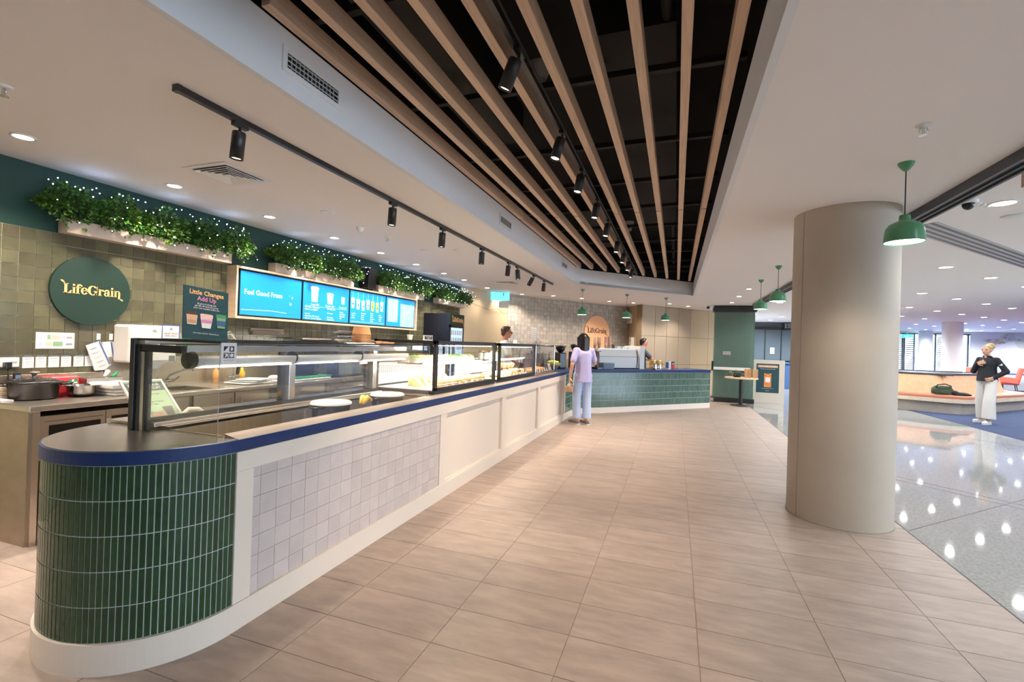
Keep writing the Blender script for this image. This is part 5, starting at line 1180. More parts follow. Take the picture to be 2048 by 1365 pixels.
tag(obj('white_cloth_heap', MB().sph((-4.22, 4.06, ZB+.03), (.07, .06, .04), 12, 8), 'paper'), 'crumpled white cloth beside the green chopping board', 'cloth')
# benches further along
b3 = thing('prep_fridge', 'steel under bench fridge with worktop beyond the sink bench', 'fridge', (-4.25, 6.1, 0))
obj('body', MB().box(-4.57, 4.65, .10, -3.99, 7.8, .88), 'steeld', b3, bevel=.003); obj('top', MB().box(-4.575, 4.64, .88, -3.95, 7.82, .92), 'steel', b3, bevel=.004); obj('upstand', MB().box(-4.57, 4.64, .92, -4.555, 7.8, 1.10), 'steeld', b3); obj('plinth', MB().box(-4.5, 4.68, 0, -4.05, 7.75, .1), 'black', b3)
for k in range(4):
    a = 4.68+.78*k; d = obj('door', MB().box(-3.99, a, .14, -3.968, a+.74, .86), 'steel', b3, bevel=.004); obj('handle', MB().cyl((-3.94, a+.10, .80), (-3.94, a+.64, .80), .009, n=10), 'chrome', d)
ov = thing('countertop_oven', 'grey countertop oven on the bench seen through the hot food glass', 'oven', (-4.25, 5.2, .92)); obj('body', MB().box(-4.50, 4.92, .93, -4.08, 5.52, 1.25), 'dkgrey', ov, bevel=.006); obj('door', MB().box(-4.08, 4.95, .955, -4.07, 5.40, 1.16), 'bluep', ov, bevel=.004); obj('handle', MB().cyl((-4.05, 4.98, 1.18), (-4.05, 5.38, 1.18), .008, n=10), 'chrome', ov); obj('knob', MB().cyl((-4.08, 5.46, 1.1), (-4.055, 5.46, 1.1), .018, n=14), 'blackp', ov)
shf = thing('wall_shelf', 'thin steel wall shelf below the menu screens', 'shelf', (-4.45, 5.5, 1.39)); obj('shelf', MB().box(-4.57, 4.55, 1.395, -4.30, 6.7, 1.41), 'steel', shf)
for y in (4.9, 5.6, 6.4): obj('bracket', MB().prism([(-4.57, y, 1.395), (-4.33, y, 1.395), (-4.57, y, 1.22)], (0, .006, 0)), 'steeld', shf)
tag(obj('serving_tray', MB().box(-4.52, 6.15, 1.411, -4.33, 6.55, 1.43), 'steel', bevel=.004), 'flat steel tray on the wall shelf', 'tray')
# chiller fridge
fr = thing('drinks_fridge', 'tall black drinks fridge with lit glass door by the pier', 'fridge', (-4.29, 8.2, 0))
fx0, fx1, fy0, fy1 = -4.575, -4.01, 7.9, 8.52
obj('body', MB().box(fx0, fy0, .05, fx1-.02, fy1, 1.955), mat('fridge_navy_black', C8(18, 24, 38), .35), fr, bevel=.004)
obj('header', MB().box(fx1-.02, fy0, 1.745, fx1, fy1, 1.955), 'signgreen', fr); m = MB(); logo(m, (fx1, 8.24, 1.84), (0, 1, 0), (0, 0, 1), .50, .002); obj('wordmark', m, 'orange', fr, label='peach lettering LifeGrain')
d = obj('door', MB().box(fx1-.02, fy0, .15, fx1, fy0+.05, 1.735).box(fx1-.02, fy1-.05, .15, fx1, fy1, 1.735).box(fx1-.02, fy0, .15, fx1, fy1, .22).box(fx1-.02, fy0, 1.69, fx1, fy1, 1.735), 'blackp', fr); obj('glass', MB().box(fx1-.012, fy0+.05, .22, fx1-.008, fy1-.05, 1.69), mat('lit_fridge_glass', C8(190, 210, 235), .1, emit=.55, ecol=C8(190, 214, 245)), d); obj('handle', MB().box(fx1, fy1-.045, .8, fx1+.02, fy1-.03, 1.3), 'alu', d)
bt = MB()
for r in range(3):
    for q in range(6): bt.cyl((fx1-.006, fy0+.10+.08*q, 1.27+.14*r), (fx1-.006, fy0+.10+.08*q, 1.36+.14*r), .012, n=8)
obj('bottles', bt, 'lgrey', fr, kind='stuff')
# framed cup library notice on the back edge of the counter
X = Matrix(((0, 0, 0, 0),)*4)
A0 = Vector((-2.66, 1.70, .942)); ux = Vector((0, 1, 0)); uz = Vector((-.70, 0, .714)).normalized(); nz = ux.cross(uz)
X = Matrix(((nz.x, ux.x, uz.x, A0.x), (nz.y, ux.y, uz.y, A0.y), (nz.z, ux.z, uz.z, A0.z), (0, 0, 0, 1)))
cf = thing('framed_notice', 'white framed green notice leaning behind the counter end', 'notice', tuple(A0))
def FX_(): m = MB(); m.X = X; return m
fw, fh, fb_ = .225, .285, .014
obj('frame', FX_().box(0, 0, 0, .012, fw, fb_).box(0, 0, fh-fb_, .012, fw, fh).box(0, 0, fb_, .012, fb_, fh-fb_).box(0, fw-fb_, fb_, .012, fw, fh-fb_), 'white', cf, bevel=.002, seg=1)
obj('sheet', FX_().box(0.002, fb_, fb_, .006, fw-fb_, fh-fb_), mat('notice_green', C8(172, 196, 166), .6), cf); obj('header', FX_().box(.006, fb_, .205, .0066, fw-fb_, .265), mat('notice_header', C8(86, 108, 106), .6), cf)
obj('header_text', FX_().text('FORGOT YOUR\nREUSABLE CUP?', .023, (.0072, fw/2, .236), (0, 1, 0), (0, 0, 1), 'CENTER', .015), 'paper', cf)
obj('lettering', FX_().text('Take one from our\nCup Library\n\nPlease drop it back\nwhen you can.', .018, (.0066, .03, .145), (0, 1, 0), (0, 0, 1), 'LEFT', .004), 'ink', cf)
q = FX_(); e = .0068
for yy, hh, ww in ((.04, .035, .05), (.10, .03, .06), (.13, .03, .05)): q.prism([(e, yy+ww/2*cos(radians(t_)), .04+hh/2*sin(radians(t_))) for t_ in range(0, 360, 30)], (.0005, 0, 0))
obj('cup_picture', q, 'psal', cf); q = FX_(); q.prism([(.0076, .145, .02), (.0076, .185, .02), (.0076, .195, .085), (.0076, .14, .085)], (.0005, 0, 0)); obj('cup_picture', q, 'grey', cf)
th_ = thing('tube_handle', 'white curved tube handle over a black tub behind the sill', 'trolley', (-2.75, 2.05, .70)); obj('handle', MB().tube([(-2.74, 1.965, .80), (-2.72, 1.968, .955), (-2.71, 1.99, .978), (-2.71, 2.05, .972), (-2.71, 2.085, .945), (-2.71, 2.10, .90), (-2.71, 2.11, .80)], .011), 'white', th_); obj('tub', MB().lathe([(0, 0), (.05, 0), (.055, .20), (0, .205)], (-2.78, 2.02, .74), 18), 'blackp', th_); obj('support', MB().box(-2.85, 1.93, .0, -2.65, 2.12, .74), 'steeld', th_)
# ================================================================== COFFEE BAR across the end
BP = [(-1.975, 8.8), (-1.975, 9.25), (-1.935, 9.5), (-1.84, 9.72), (-1.66, 9.92), (-1.5, 10.04), (0.80, 12.50), (0.815, 12.56), (0.79, 12.62), (0.25, 13.2)]
cbx = thing('coffee_bar', 'green tiled coffee bar turning across the end of the cafe', 'counter', (-0.5, 11.2, 0))
obj('kickboard', MB().wall([(x, y) for x, y in offset(BP, -0.012)], 0, .12, .03), 'cream', cbx); obj('tile_backing', MB().wall(BP, .12, .862, .02), 'ggrout', cbx)
tf = MB()
def along(path, step):
    acc = 0; out = []
    for (a, b) in zip(path[:-1], path[1:]):
        a = Vector(a); b = Vector(b); L = (b-a).length; d = (b-a)/L; s = acc
        while s < L: out.append((a+d*s, d)); s += step
        acc = s-L
    return out
for p, d in along(BP, 0.0255):
    n = Vector((d.y, -d.x)); hw = .0106
    for j in range(5):
        z0 = .122+.1475*j; z1 = z0+.1415; t = R.uniform(.0015, .003)
        a = p-d*hw; b = p+d*hw; a2 = a+n*t; b2 = b+n*t
        tf.add([(a.x, a.y, z0), (b.x, b.y, z0), (b.x, b.y, z1), (a.x, a.y, z1), (a2.x, a2.y, z0), (b2.x, b2.y, z0), (b2.x, b2.y, z1), (a2.x, a2.y, z1)], [(4, 5, 6, 7), (0, 1, 5, 4), (1, 2, 6, 5), (2, 3, 7, 6), (3, 0, 4, 7)])
obj('green_tiles', tf, 'gtilefar', cbx, kind='stuff')
cw = thing('bar_worktop', 'navy laminate worktop of the coffee bar', 'worktop', (-0.5, 11.2, .86))
op = offset(BP[1:], -.018); ip = offset(BP[1:9], .80)
poly = op+list(reversed(ip))
obj('laminate_top', MB().prism([(x, y, .862) for x, y in poly], (0, 0, .065)), 'blue', cw)
obj('body_back', MB().wall(offset(BP[4:9], .78), 0, .86, -.02), 'dkgrey', cw)
# --- a frame along the bar front
o_ = Vector((-1.5, 10.04, 0)); dB = Vector((2.30, 2.46, 0)).normalized(); nB = Vector((-dB.y, dB.x, 0))
XB = Matrix(((dB.x, nB.x, 0, o_.x), (dB.y, nB.y, 0, o_.y), (0, 0, 1, .927), (0, 0, 0, 1)))
def BX(): m = MB(); m.X = XB; return m
def bt(name, label, cat, s, d, group=None): return thing(name, label, cat, tuple(XB @ Vector((s, d, 0))), 0, group)
em = bt('espresso_machine', 'wide white espresso machine on the coffee bar', 'coffee machine', .95, .5)
obj('body', BX().prism([(.20, .30, .02), (.20, .75, .02), (.20, .75, .44), (.20, .34, .44), (.20, .30, .28)], (1.08, 0, 0)), 'whitem', em, bevel=.004)
obj('side_panel', BX().prism([(1.33, .25, .0), (1.33, .80, .0), (1.33, .80, .53), (1.33, .25, .53)], (.14, 0, 0)), 'whitem', em, bevel=.006)
obj('end_wing', BX().prism([(1.26, .28, .02), (1.33, .28, .02), (1.33, .28, .30)], (0, .3, 0)), 'lgrey', em); obj('groove', BX().box(.2, .298, .272, 1.28, .302, .282), 'grey', em); obj('glass_rail', BX().box(.2, .33, .44, 1.32, .336, .475), 'gtint', em)
obj('cup_tray', BX().box(.2, .34, .44, 1.32, .76, .448), 'alu', em)
for k in range(7): tag(obj('coffee_cup', BX().lathe([(.028, 0), (.042, .06), (.04, .062), (.026, .006), (0, .005)], (.72+.085*k, .55+.03*(k % 2), .449), 16), 'white'), ORD[k]+' white cup from the dark jar on the espresso machine', 'cup', 'white cups on the espresso machine')
for k, (s, n) in enumerate(((.18, 12), (.33, 13), (.49, 14), (.61, 15))):
    for q in range(n): tag(obj('takeaway_cup', BX().lathe([(0, .001), (.030, .0), (.040, .09), (.042, .09), (.042, .086)], (s, .45+.05*(k % 2), .449+.0135*q), 14), 'copper'), ORD[q]+' cup from the bottom of the '+ORD[k]+' peach cup stack', 'cup', 'peach takeaway cups stacked on the espresso machine')
tag(obj('dark_jar', BX().lathe([(0, 0), (.035, 0), (.035, .10), (.028, .11), (0, .112)], (.655, .40, .449), 16), 'choc'), 'dark brown jar beside the peach cup stacks', 'jar')
bn = bt('counter_bin', 'slate blue open box on the front of the coffee bar', 'box', .27, .12); obj('box', BX().prism([(.13, .06, 0), (.41, .06, 0), (.43, .05, .135), (.11, .05, .135)], (0, .18, 0)), 'bluep', bn, bevel=.006); obj('lining', BX().bc((.27, .15, .137), (.28, .15, .012)), 'blackp', bn)
tag(obj('black_mat', BX().box(-.05, .04, 0, .10, .24, .05), 'blackp', bevel=.006), 'low black block left of the slate blue box', 'terminal')
for k, s in enumerate((1.70, 1.84)):
    t = bt('milk_jug', ('smaller' if k == 0 else 'larger')+' steel milk jug at the end of the coffee bar', 'jug', s, .15); r = .05+.008*k
    obj('jug', BX().lathe([(0, 0), (r, 0), (r*1.02, .03), (r*.82, .12), (r*.9, .135)], (s, .15, 0), 20), 'chrome', t); obj('handle', BX().tube([(s-r*.8, .15, .11), (s-r*1.6, .15, .10), (s-r*1.6, .15, .04), (s-r, .15, .03)], .006), 'chrome', t)
for k, (s, l) in enumerate(((1.82, 'left'), (2.0, 'right'))):
    t = bt('chocolate_tin', l+' tall gold tin behind the steel milk jugs', 'tin', s, .34); obj('tin', BX().cyl((s, .34, 0), (s, .34, .195), .085, n=24), 'tint', t); obj('lid', BX().cyl((s, .34, .195), (s, .34, .205), .088, n=24), 'alu', t); obj('label', BX().lathe([(.0858, .03), (.0858, .10)], (s, .34, 0), 24), 'orange', t)
t = bt('milk_carton', 'white and blue drink carton at the end of the coffee bar', 'carton', 2.18, .2); obj('carton', BX().box(2.14, .16, 0, 2.23, .24, .195), 'paper', t, bevel=.003); obj('side_print', BX().box(2.139, .159, .03, 2.15, .241, .17), 'pblu', t); obj('cap', BX().cyl((2.18, .2, .195), (2.18, .2, .21), .015, n=12), 'bluep', t)
t = bt('milk_carton', 'red and black drink carton at the end of the coffee bar', 'carton', 2.29, .2); obj('carton', BX().box(2.25, .16, 0, 2.34, .24, .12), 'red', t, bevel=.003); obj('upper_print', BX().box(2.25, .16, .12, 2.34, .24, .185), 'ink', t, bevel=.003); obj('label', BX().box(2.26, .158, .125, 2.33, .16, .145), 'paper', t)
tag(obj('saucer', BX().cyl((1.72, .05, 0), (1.72, .05, .008), .07, n=24), 'white'), 'white saucer in front of the steel milk jugs', 'saucer')
# items near the corner: bowl of limes, till, grinder, bottles
fbw = thing('fruit_bowl', 'olive bowl of limes at the counter corner', 'bowl', (-2.22, 8.75, .94)); obj('bowl', MB().lathe([(0, .004), (.06, .0), (.07, .01), (.13, .09), (.155, .135), (.15, .135), (.12, .09), (.05, .02), (0, .018)], (-2.22, 8.75, .94), 28), mat('olive_ceramic', C8(150, 144, 112), .4), fbw)
for k in range(11):
    a = k*2.4; r = .10*sqrt((k+.5)/11); tag(obj('lime', MB().sph((-2.22+r*cos(a), 8.75+r*sin(a), 1.085+.022*(1-r/.1)), (.032, .036, .031), 10, 8), 'lime'), 'yellow green lime in the olive bowl', 'lime', 'limes in the olive bowl')
ml = thing('menu_holder', 'tilted clear and pink card holder beside the bowl of limes', 'card holder', (-2.2, 8.42, .94)); obj('card', MB().bc((-2.2, 8.42, 1.01), (.01, .16, .14), ry=-.35), 'psal', ml); obj('foot', MB().box(-2.26, 8.35, .94, -2.16, 8.49, .946), 'gtint', ml); obj('line', MB().bc((-2.19, 8.42, 1.03), (.004, .12, .012), ry=-.35), 'ink', ml)
tl_ = thing('till_screen', 'black tilted till screen behind the frameless glass case', 'till', (-2.55, 8.6, .94)); obj('screen', MB().bc((-2.52, 8.6, 1.19), (.03, .34, .24), ry=-.45), 'blackp', tl_, bevel=.006); obj('stand', MB().rc((-2.60, 8.6, .95), (-2.56, 8.6, 1.14), .03, .025), 'blackp', tl_); obj('base', MB().box(-2.70, 8.5, .94, -2.5, 8.7, .955), 'blackp', tl_)
gr = bt('coffee_grinder', 'black coffee grinder behind the standing woman', 'coffee grinder', -.25, .55); obj('body', BX().box(-.36, .45, 0, -.16, .7, .36), 'blackp', gr, bevel=.02); obj('hopper', BX().lathe([(.05, .36), (.11, .46), (.11, .52), (0, .53)], (-.26, .57, 0), 20), 'blackp', gr); obj('spout', BX().box(-.30, .38, .2, -.22, .46, .26), 'blackp', gr)
gr = bt('coffee_grinder', 'second black coffee grinder left of the standing woman', 'coffee grinder', -.72, .45); obj('body', BX().box(-.82, .35, 0, -.64, .58, .34), 'blackp', gr, bevel=.02); obj('hopper', BX().lathe([(.045, .34), (.095, .40), (.11, .46), (0, .47)], (-.73, .46, 0), 20), 'blackp', gr); obj('lid', BX().cyl((-.73, .46, .47), (-.73, .46, .485), .13, n=20), 'blackp', gr)
for k, s in enumerate((-1.15, -.98)):
    t = bt('syrup_bottle', ('first' if k == 0 else 'second')+' dark pump bottle behind the bowl of limes', 'bottle', s, .5); obj('bottle', BX().lathe([(0, 0), (.035, 0), (.035, .19), (.012, .24), (.012, .27), (0, .27)], (s, .5, 0), 16), 'choc', t); obj('pump', BX().tube([(s, .5, .27), (s, .5, .33), (s+.05, .5, .335)], .007), 'blackp', t)
fr2 = bt('cup_rack', 'low dark rack right of the standing woman', 'rack', .06, .35); obj('post', BX().box(-.02, .33, 0, .0, .36, .38), 'choc', fr2); obj('post', BX().box(.14, .33, 0, .16, .36, .38), 'choc', fr2); obj('shelf', BX().box(-.04, .25, .38, .2, .45, .395), 'choc', fr2); obj('brace', BX().prism([(-.02, .34, .36), (.0, .34, .36), (.15, .34, .04), (.13, .34, .04)], (0, .02, 0)), 'choc', fr2)
tag(obj('boxed_cups', BX().box(.0, .28, .396, .14, .40, .45), 'psal', bevel=.003), 'small pink carton on the low dark rack', 'box')
# hanging utensils / thermometer strip on the tiled wall
XA = Matrix(((dA.x, nA.x, 0, PA.x), (dA.y, nA.y, 0, PA.y), (0, 0, 1, 0), (0, 0, 0, 1)))
def AX(): m = MB(); m.X = XA; return m
ah = thing('arch_sign', 'peach arch sign with dark wordmark on the grey tiled wall', 'sign', tuple(PA+dA*3.14+Vector((0, 0, .95))))
obj('board', AX().prism([(2.64, .012, .95), (3.64, .012, .95)]+[(3.14+.5*cos(radians(t_)), .012, 1.81+.5*sin(radians(t_))) for t_ in range(0, 181, 6)], (0, .025, 0)), 'peach', ah)
m = MB(); logo(m, PA+dA*3.135+nA*.037+Vector((0, 0, 1.865)), tuple(dA), (0, 0, 1), .80, .004); obj('wordmark', m, 'ink', ah, label='dark lettering LifeGrain')
us = thing('price_list', 'narrow grey printed strip on the tiled wall above the frameless case', 'notice', tuple(PA+dA*.86+Vector((0, 0, 1.55)))); obj('strip', AX().box(.80, .012, 1.42, .93, .016, 1.86), 'lgrey', us); q = AX()
for k in range(8): q.box(.815, .016, 1.46+.048*k, .915, .0175, 1.475+.048*k)
obj('print', q, 'grey', us); 
for k in range(4): tag(obj('plastic_lid_stack', AX().lathe([(0, 0), (.03, 0), (.03, .26+.05*(k % 2)), (0, .28)], (.78+.075*k, .10, 1.20), 12), 'clearp'), ORD[k]+' clear lid tower from the beige pier below the printed strip', 'lids', 'clear lid towers by the printed strip')
tag(obj('lid_shelf', AX().box(.6, .012, 1.185, 1.3, .2, 1.2), 'steel'), 'steel shelf carrying the clear lid towers', 'shelf')
ab = thing('alarm_box', 'white box on the beige return beside the last pendant', 'box', tuple(PB+(PC-PB)*.25+Vector((0, 0, 2.2)))); dr_ = (PC-PB).normalized(); nr_ = Vector((-dr_.y, dr_.x, 0))*-1
nr_ = Vector((dr_.y, -dr_.x, 0))
if nr_.dot(Vector((0, -1, 0))) < 0: nr_ = -nr_
XR = Matrix(((dr_.x, nr_.x, 0, PB.x), (dr_.y, nr_.y, 0, PB.y), (0, 0, 1, 0), (0, 0, 0, 1)))
def RX(): m = MB(); m.X = XR; return m
obj('case', RX().box(.03, 0, 2.15, .28, .06, 2.42), 'white', ab, bevel=.004); obj('label', RX().box(.1, .06, 2.22, .2, .062, 2.25), 'lgrey', ab)
tn = thing('tap_notice', 'tall white notice with dark head on the beige return', 'notice', tuple(PB+dr_*.75+Vector((0, 0, 1.4)))); obj('sheet', RX().box(.72, 0, 1.35, .96, .004, 1.92), 'paper', tn); obj('header', RX().box(.72, .004, 1.85, .96, .006, 1.92), 'dkgrey', tn)
sdp = thing('soap_dispenser', 'white soap dispenser on the beige return', 'dispenser', tuple(PB+dr_*.4+Vector((0, 0, 1.42)))); obj('body', RX().box(.34, 0, 1.42, .50, .10, 1.72), 'white', sdp, bevel=.01); obj('nozzle', RX().box(.37, .02, 1.38, .47, .09, 1.42), 'blackp', sdp); obj('window', RX().box(.40, .10, 1.6, .44, .102, 1.66), 'dkgrey', sdp)
# lit toilet direction panel hung from the ceiling
ex = thing('lit_sign_panel', 'cyan lit hanging sign panel with a small dark figure before the pier', 'sign', (-4.0, 10.5, 2.46))
e0 = Vector((-4.22, 10.42, 0)); e1 = Vector((-3.80, 10.56, 0)); de = (e1-e0).normalized(); ne = Vector((de.y, -de.x, 0))
XE = Matrix(((de.x, ne.x, 0, e0.x), (de.y, ne.y, 0, e0.y), (0, 0, 1, 0), (0, 0, 0, 1)))
def EX(): m = MB(); m.X = XE; return m
obj('panel', EX().box(0, -.02, 2.45, .443, .02, 2.645), 'exitb', ex); obj('hanger', EX().box(.05, -.03, 2.64, .39, .03, ZC), 'whitem', ex)
obj('figure', EX().cyl((.30, .021, 2.615), (.30, .023, 2.615), .014, n=12).box(.288, .021, 2.575, .312, .023, 2.60).box(.294, .021, 2.535, .306, .023, 2.58), 'ink', ex)
tag(obj('control_box', EX().box(.20, -.06, 2.28, .43, .03, 2.42), 'white', bevel=.006), 'pale grey white box under the cyan lit sign panel', 'box')
# ================================================================== GLASS DOOR STACK, ROUND TABLE, POSTER STAND
gd = thing('folding_glass_door', 'stack of green glass door leaves with black rails', 'door', (1.5, 14.2, 0))
for k in range(5):
    y = 14.10+.075*k; a = .98+.02*k; b = 1.96+.02*k
    obj('pane', MB().box(a, y-.005, .13, b, y+.005, 2.48), 'ggreen', gd)
obj('bottom_rail', MB().box(.95, 14.06, .0, 2.03, 14.44, .13), 'blackm', gd, bevel=.02); obj('top_rail', MB().box(.95, 14.06, 2.48, 2.05, 14.44, 2.655), 'blackm', gd, bevel=.04)
obj('push_bar', MB().box(.98, 14.02, .885, 1.90, 14.05, .965), 'whitem', gd, bevel=.008); obj('pull_handle', MB().box(.94, 14.0, .86, .99, 14.06, 1.12), 'blackp', gd, bevel=.006); obj('sticker', MB().box(1.22, 14.092, 1.30, 1.42, 14.0935, 1.40), 'pgry', gd)
obj('lock_shoe', MB().box(.90, 14.03, .02, 1.02, 14.10, .11), 'chrome', gd, bevel=.01)
rt = thing('round_table', 'small round pale table on a black pedestal before the glass door', 'table', (1.62, 13.45, 0)); tx, ty = 1.62, 13.45
obj('top', MB().cyl((tx, ty, .705), (tx, ty, .735), .395, n=48), 'wood', rt, bevel=.004); obj('pedestal', MB().cyl((tx, ty, .03), (tx, ty, .705), .045, n=24), 'blackm', rt); obj('base', MB().lathe([(.25, 0), (.25, .012), (.10, .03), (.045, .045)], (tx, ty, 0), 40), 'blackm', rt)
pl_ = thing('potted_flowers', 'black pot of small pale flowers on the round table', 'plant', (1.5, 13.42, .736)); obj('pot', MB().lathe([(0, 0), (.085, 0), (.10, .11), (.09, .11), (.085, .095), (0, .095)], (1.515, 13.42, .736), 24), 'blackp', pl_)
rr = random.Random(5); lf = MB(); fl_ = MB()
for k in range(130):
    a = rr.uniform(0, 6.28); r = .16*sqrt(rr.random()); z = .80+.16*rr.random()*(1-r/.25); p = Vector((1.50+r*cos(a)*1.3-.03, 13.42+r*sin(a), z)); d = Vector((cos(a), sin(a), rr.uniform(-.3, .8))).normalized()*.035; s = d.cross(Vector((0, 0, 1))).normalized()*.011
    (lf if k % 3 else fl_).add([p, p+d*.5+s, p+d, p+d*.5-s], [(0, 1, 2), (0, 2, 3)])
obj('leaves', lf, 'leaf', pl_, kind='stuff'); obj('flowers', fl_, 'psal', pl_, kind='stuff'); obj('stems', MB().tube([(1.51, 13.42, .82), (1.44, 13.42, .9)], .004).tube([(1.51, 13.42, .82), (1.56, 13.44, .93)], .004).tube([(1.51, 13.42, .82), (1.50, 13.38, .94)], .004), 'leaf', pl_)
for k, x in enumerate((1.725, 1.81)):
    t = thing('kraft_bag', ('left' if k == 0 else 'right')+' upright kraft coffee bag on the round table', 'bag', (x, 13.4, .736)); obj('bag', MB().prism([(x-.038, 13.37, .736), (x+.038, 13.37, .736), (x+.036, 13.39, .955), (x-.036, 13.39, .955)], (0, .05, 0)), 'cardb', t, bevel=.004); obj('label', MB().bc((x, 13.372, .82), (.045, .004, .06), rx=-.09), 'kraft', t); obj('seal', MB().box(x-.037, 13.39, .95, x+.037, 13.44, .962), 'kraft', t)
tag(obj('card_box', MB().box(1.87, 13.33, .736, 1.99, 13.43, .96), 'kraft', bevel=.003), 'plain cardboard box at the right of the round table', 'box')
tag(obj('acrylic_stand', MB().box(1.70, 13.50, .736, 2.0, 13.506, 1.07), 'gtint'), 'clear acrylic stand behind the kraft coffee bags', 'sign holder')
pb = thing('poster_stand', 'cream panel with dark blue poster of an orange phone', 'poster stand', (2.44, 14.6, 0))
obj('panel', MB().box(2.04, 14.58, 0, 2.83, 14.70, 1.19), mat('stand_cream', C8(206, 196, 180), .6), pb, bevel=.004); obj('poster', MB().box(2.135, 14.574, .29, 2.695, 14.58, 1.088), 'teal', pb)
y = 14.5735; obj('banner', MB().prism([(2.17, y, .985), (2.66, y, .985), (2.66, y, 1.045), (2.17, y, 1.045)], (0, -.0006, 0)), 'peach', pb)
ux, uz = (1, 0, 0), (0, 0, 1)
obj('lettering', MB().text('GET A FREE COFFEE', .044, (2.415, 14.572, 1.015), ux, uz, 'CENTER', .012), 'paper', pb)
obj('lettering', MB().text('Download our app to order today', .026, (2.415, 14.573, .945), ux, uz, 'CENTER', .008).box(2.27, y-.0006, .40, 2.56, y, .404).text('LifeGrain', .024, (2.415, 14.573, .345), ux, uz, 'CENTER', .006), 'paper', pb)
obj('phone_picture', MB().box(2.33, y-.0008, .44, 2.505, y, .825), mat('phone_orange', C8(226, 138, 60), .6), pb, bevel=.0)
obj('phone_screen', MB().box(2.36, y-.0014, .575, 2.475, y-.0007, .71), 'paper', pb)
obj('phone_dots', MB().box(2.345, y-.0014, .752, 2.368, y-.0007, .772).box(2.468, y-.0014, .752, 2.49, y-.0007, .772).box(2.38, y-.0014, .52, 2.40, y-.0007, .54).box(2.37, y-.0014, .805, 2.465, y-.0007, .822), 'choc', pb)
dgs = thing('direction_board', 'black hanging directory board behind the big column', 'sign', (4.3, 21.9, 2.4)); obj('board', MB().box(4.15, 21.80, 2.34, 5.1, 21.86, 2.86 if 0 else 2.655), 'blackp', dgs); q = MB()
for k in range(3): q.box(4.2, 21.795, 2.42+.07*k, 4.24, 21.80, 2.455+.07*k).box(4.28, 21.795, 2.43+.07*k, 4.6+.05*k, 21.80, 2.445+.07*k)
obj('print', q, 'paper', dgs)
tag(obj('door_notice', MB().box(3.7, 21.955, 1.34, 3.86, 21.965, 1.60), 'paper'), 'white paper notice on the dark glazed wall', 'notice')
tag(obj('reception_desk', MB().box(4.0, 20.6, 0, 5.2, 21.2, .30).box(4.0, 20.6, .3, 5.2, 20.65, .98).box(3.95, 20.55, .98, 5.25, 21.2, 1.02), 'bluef', bevel=.004), 'slate blue desk far behind the poster stand', 'desk')
xs_ = thing('exit_sign', 'small green running man exit sign hung in the far hall', 'exit sign', (10.2, 27, 2.2)); obj('box', MB().box(10.05, 26.95, 2.28, 10.5, 27.0, 2.46), 'exitg', xs_); obj('rod', MB().box(10.26, 26.96, 2.46, 10.28, 26.99, ZC), 'whitem', xs_)
obj('pictogram', MB().bc((10.27, 26.948, 2.36), (.09, .004, .03), ry=.7).cyl((10.3, 26.95, 2.425), (10.3, 26.946, 2.425), .018, n=12).bc((10.24, 26.948, 2.32), (.07, .004, .02), ry=-.5).box(10.14, 26.946, 2.34, 10.20, 26.95, 2.38), 'paper', xs_)
# ================================================================== HALL FURNITURE
BC = [(4.6, 16.6), (4.75, 16.0), (5.1, 15.5), (5.64, 15.16), (6.25, 14.82), (6.55, 14.68), (6.80, 14.68), (7.02, 14.80), (7.25, 15.03), (8.25, 16.08), (9.3, 17.16), (9.75, 17.8), (9.8, 18.6), (9.4, 19.2), (8.6, 19.5), (6.2, 19.3), (5.2, 18.6), (4.7, 17.6)]
bn = thing('curved_bench', 'curved timber bench with tan seat cushion on blue carpet', 'bench', (7.2, 17.1, 0))
def inset(k): return offset(BC, k, True)
obj('plinth', MB().wall(inset(.10), .006, .285, .05, True), mat('grey_oak', C8(168, 158, 146), .5, noise=.15, ns=4, stretch=(2, 2, 12)), bn)
obj('seat_edge', MB().wall(inset(.0), .285, .385, .50, True), mat('light_oak', C8(212, 192, 168), .5, noise=.1, ns=4), bn, bevel=.004)
obj('cushion', MB().wall(inset(.02), .386, .465, .47, True), 'tan', bn, bevel=.02)
i0 = inset(.50); i1 = inset(.68); n = len(BC)
bm_ = MB()
for i in range(n):
    j = (i+1) % n
    a, b, c, d = i0[i], i0[j], i1[j], i1[i]
    bk = MB().prism([(a[0], a[1], .386), (b[0], b[1], .386), (c[0], c[1], .95), (d[0], d[1], .95)], (0, 0, .0))
    bm_.add([(a[0], a[1], .386), (b[0], b[1], .386), (c[0], c[1], .955), (d[0], d[1], .955)], [(0, 1, 2, 3)])
obj('backrest', bm_, mat('bench_oak', C8(226, 176, 134), .45, noise=.14, ns=4, stretch=(3, 3, 1)), bn)
obj('top_rim', MB().wall(inset(.665), .945, .985, .05, True), 'dkgrey', bn); obj('inner_top', MB().prism([(x, y, .93) for x, y in inset(.70)], (0, 0, .03)), 'dkgrey', bn)
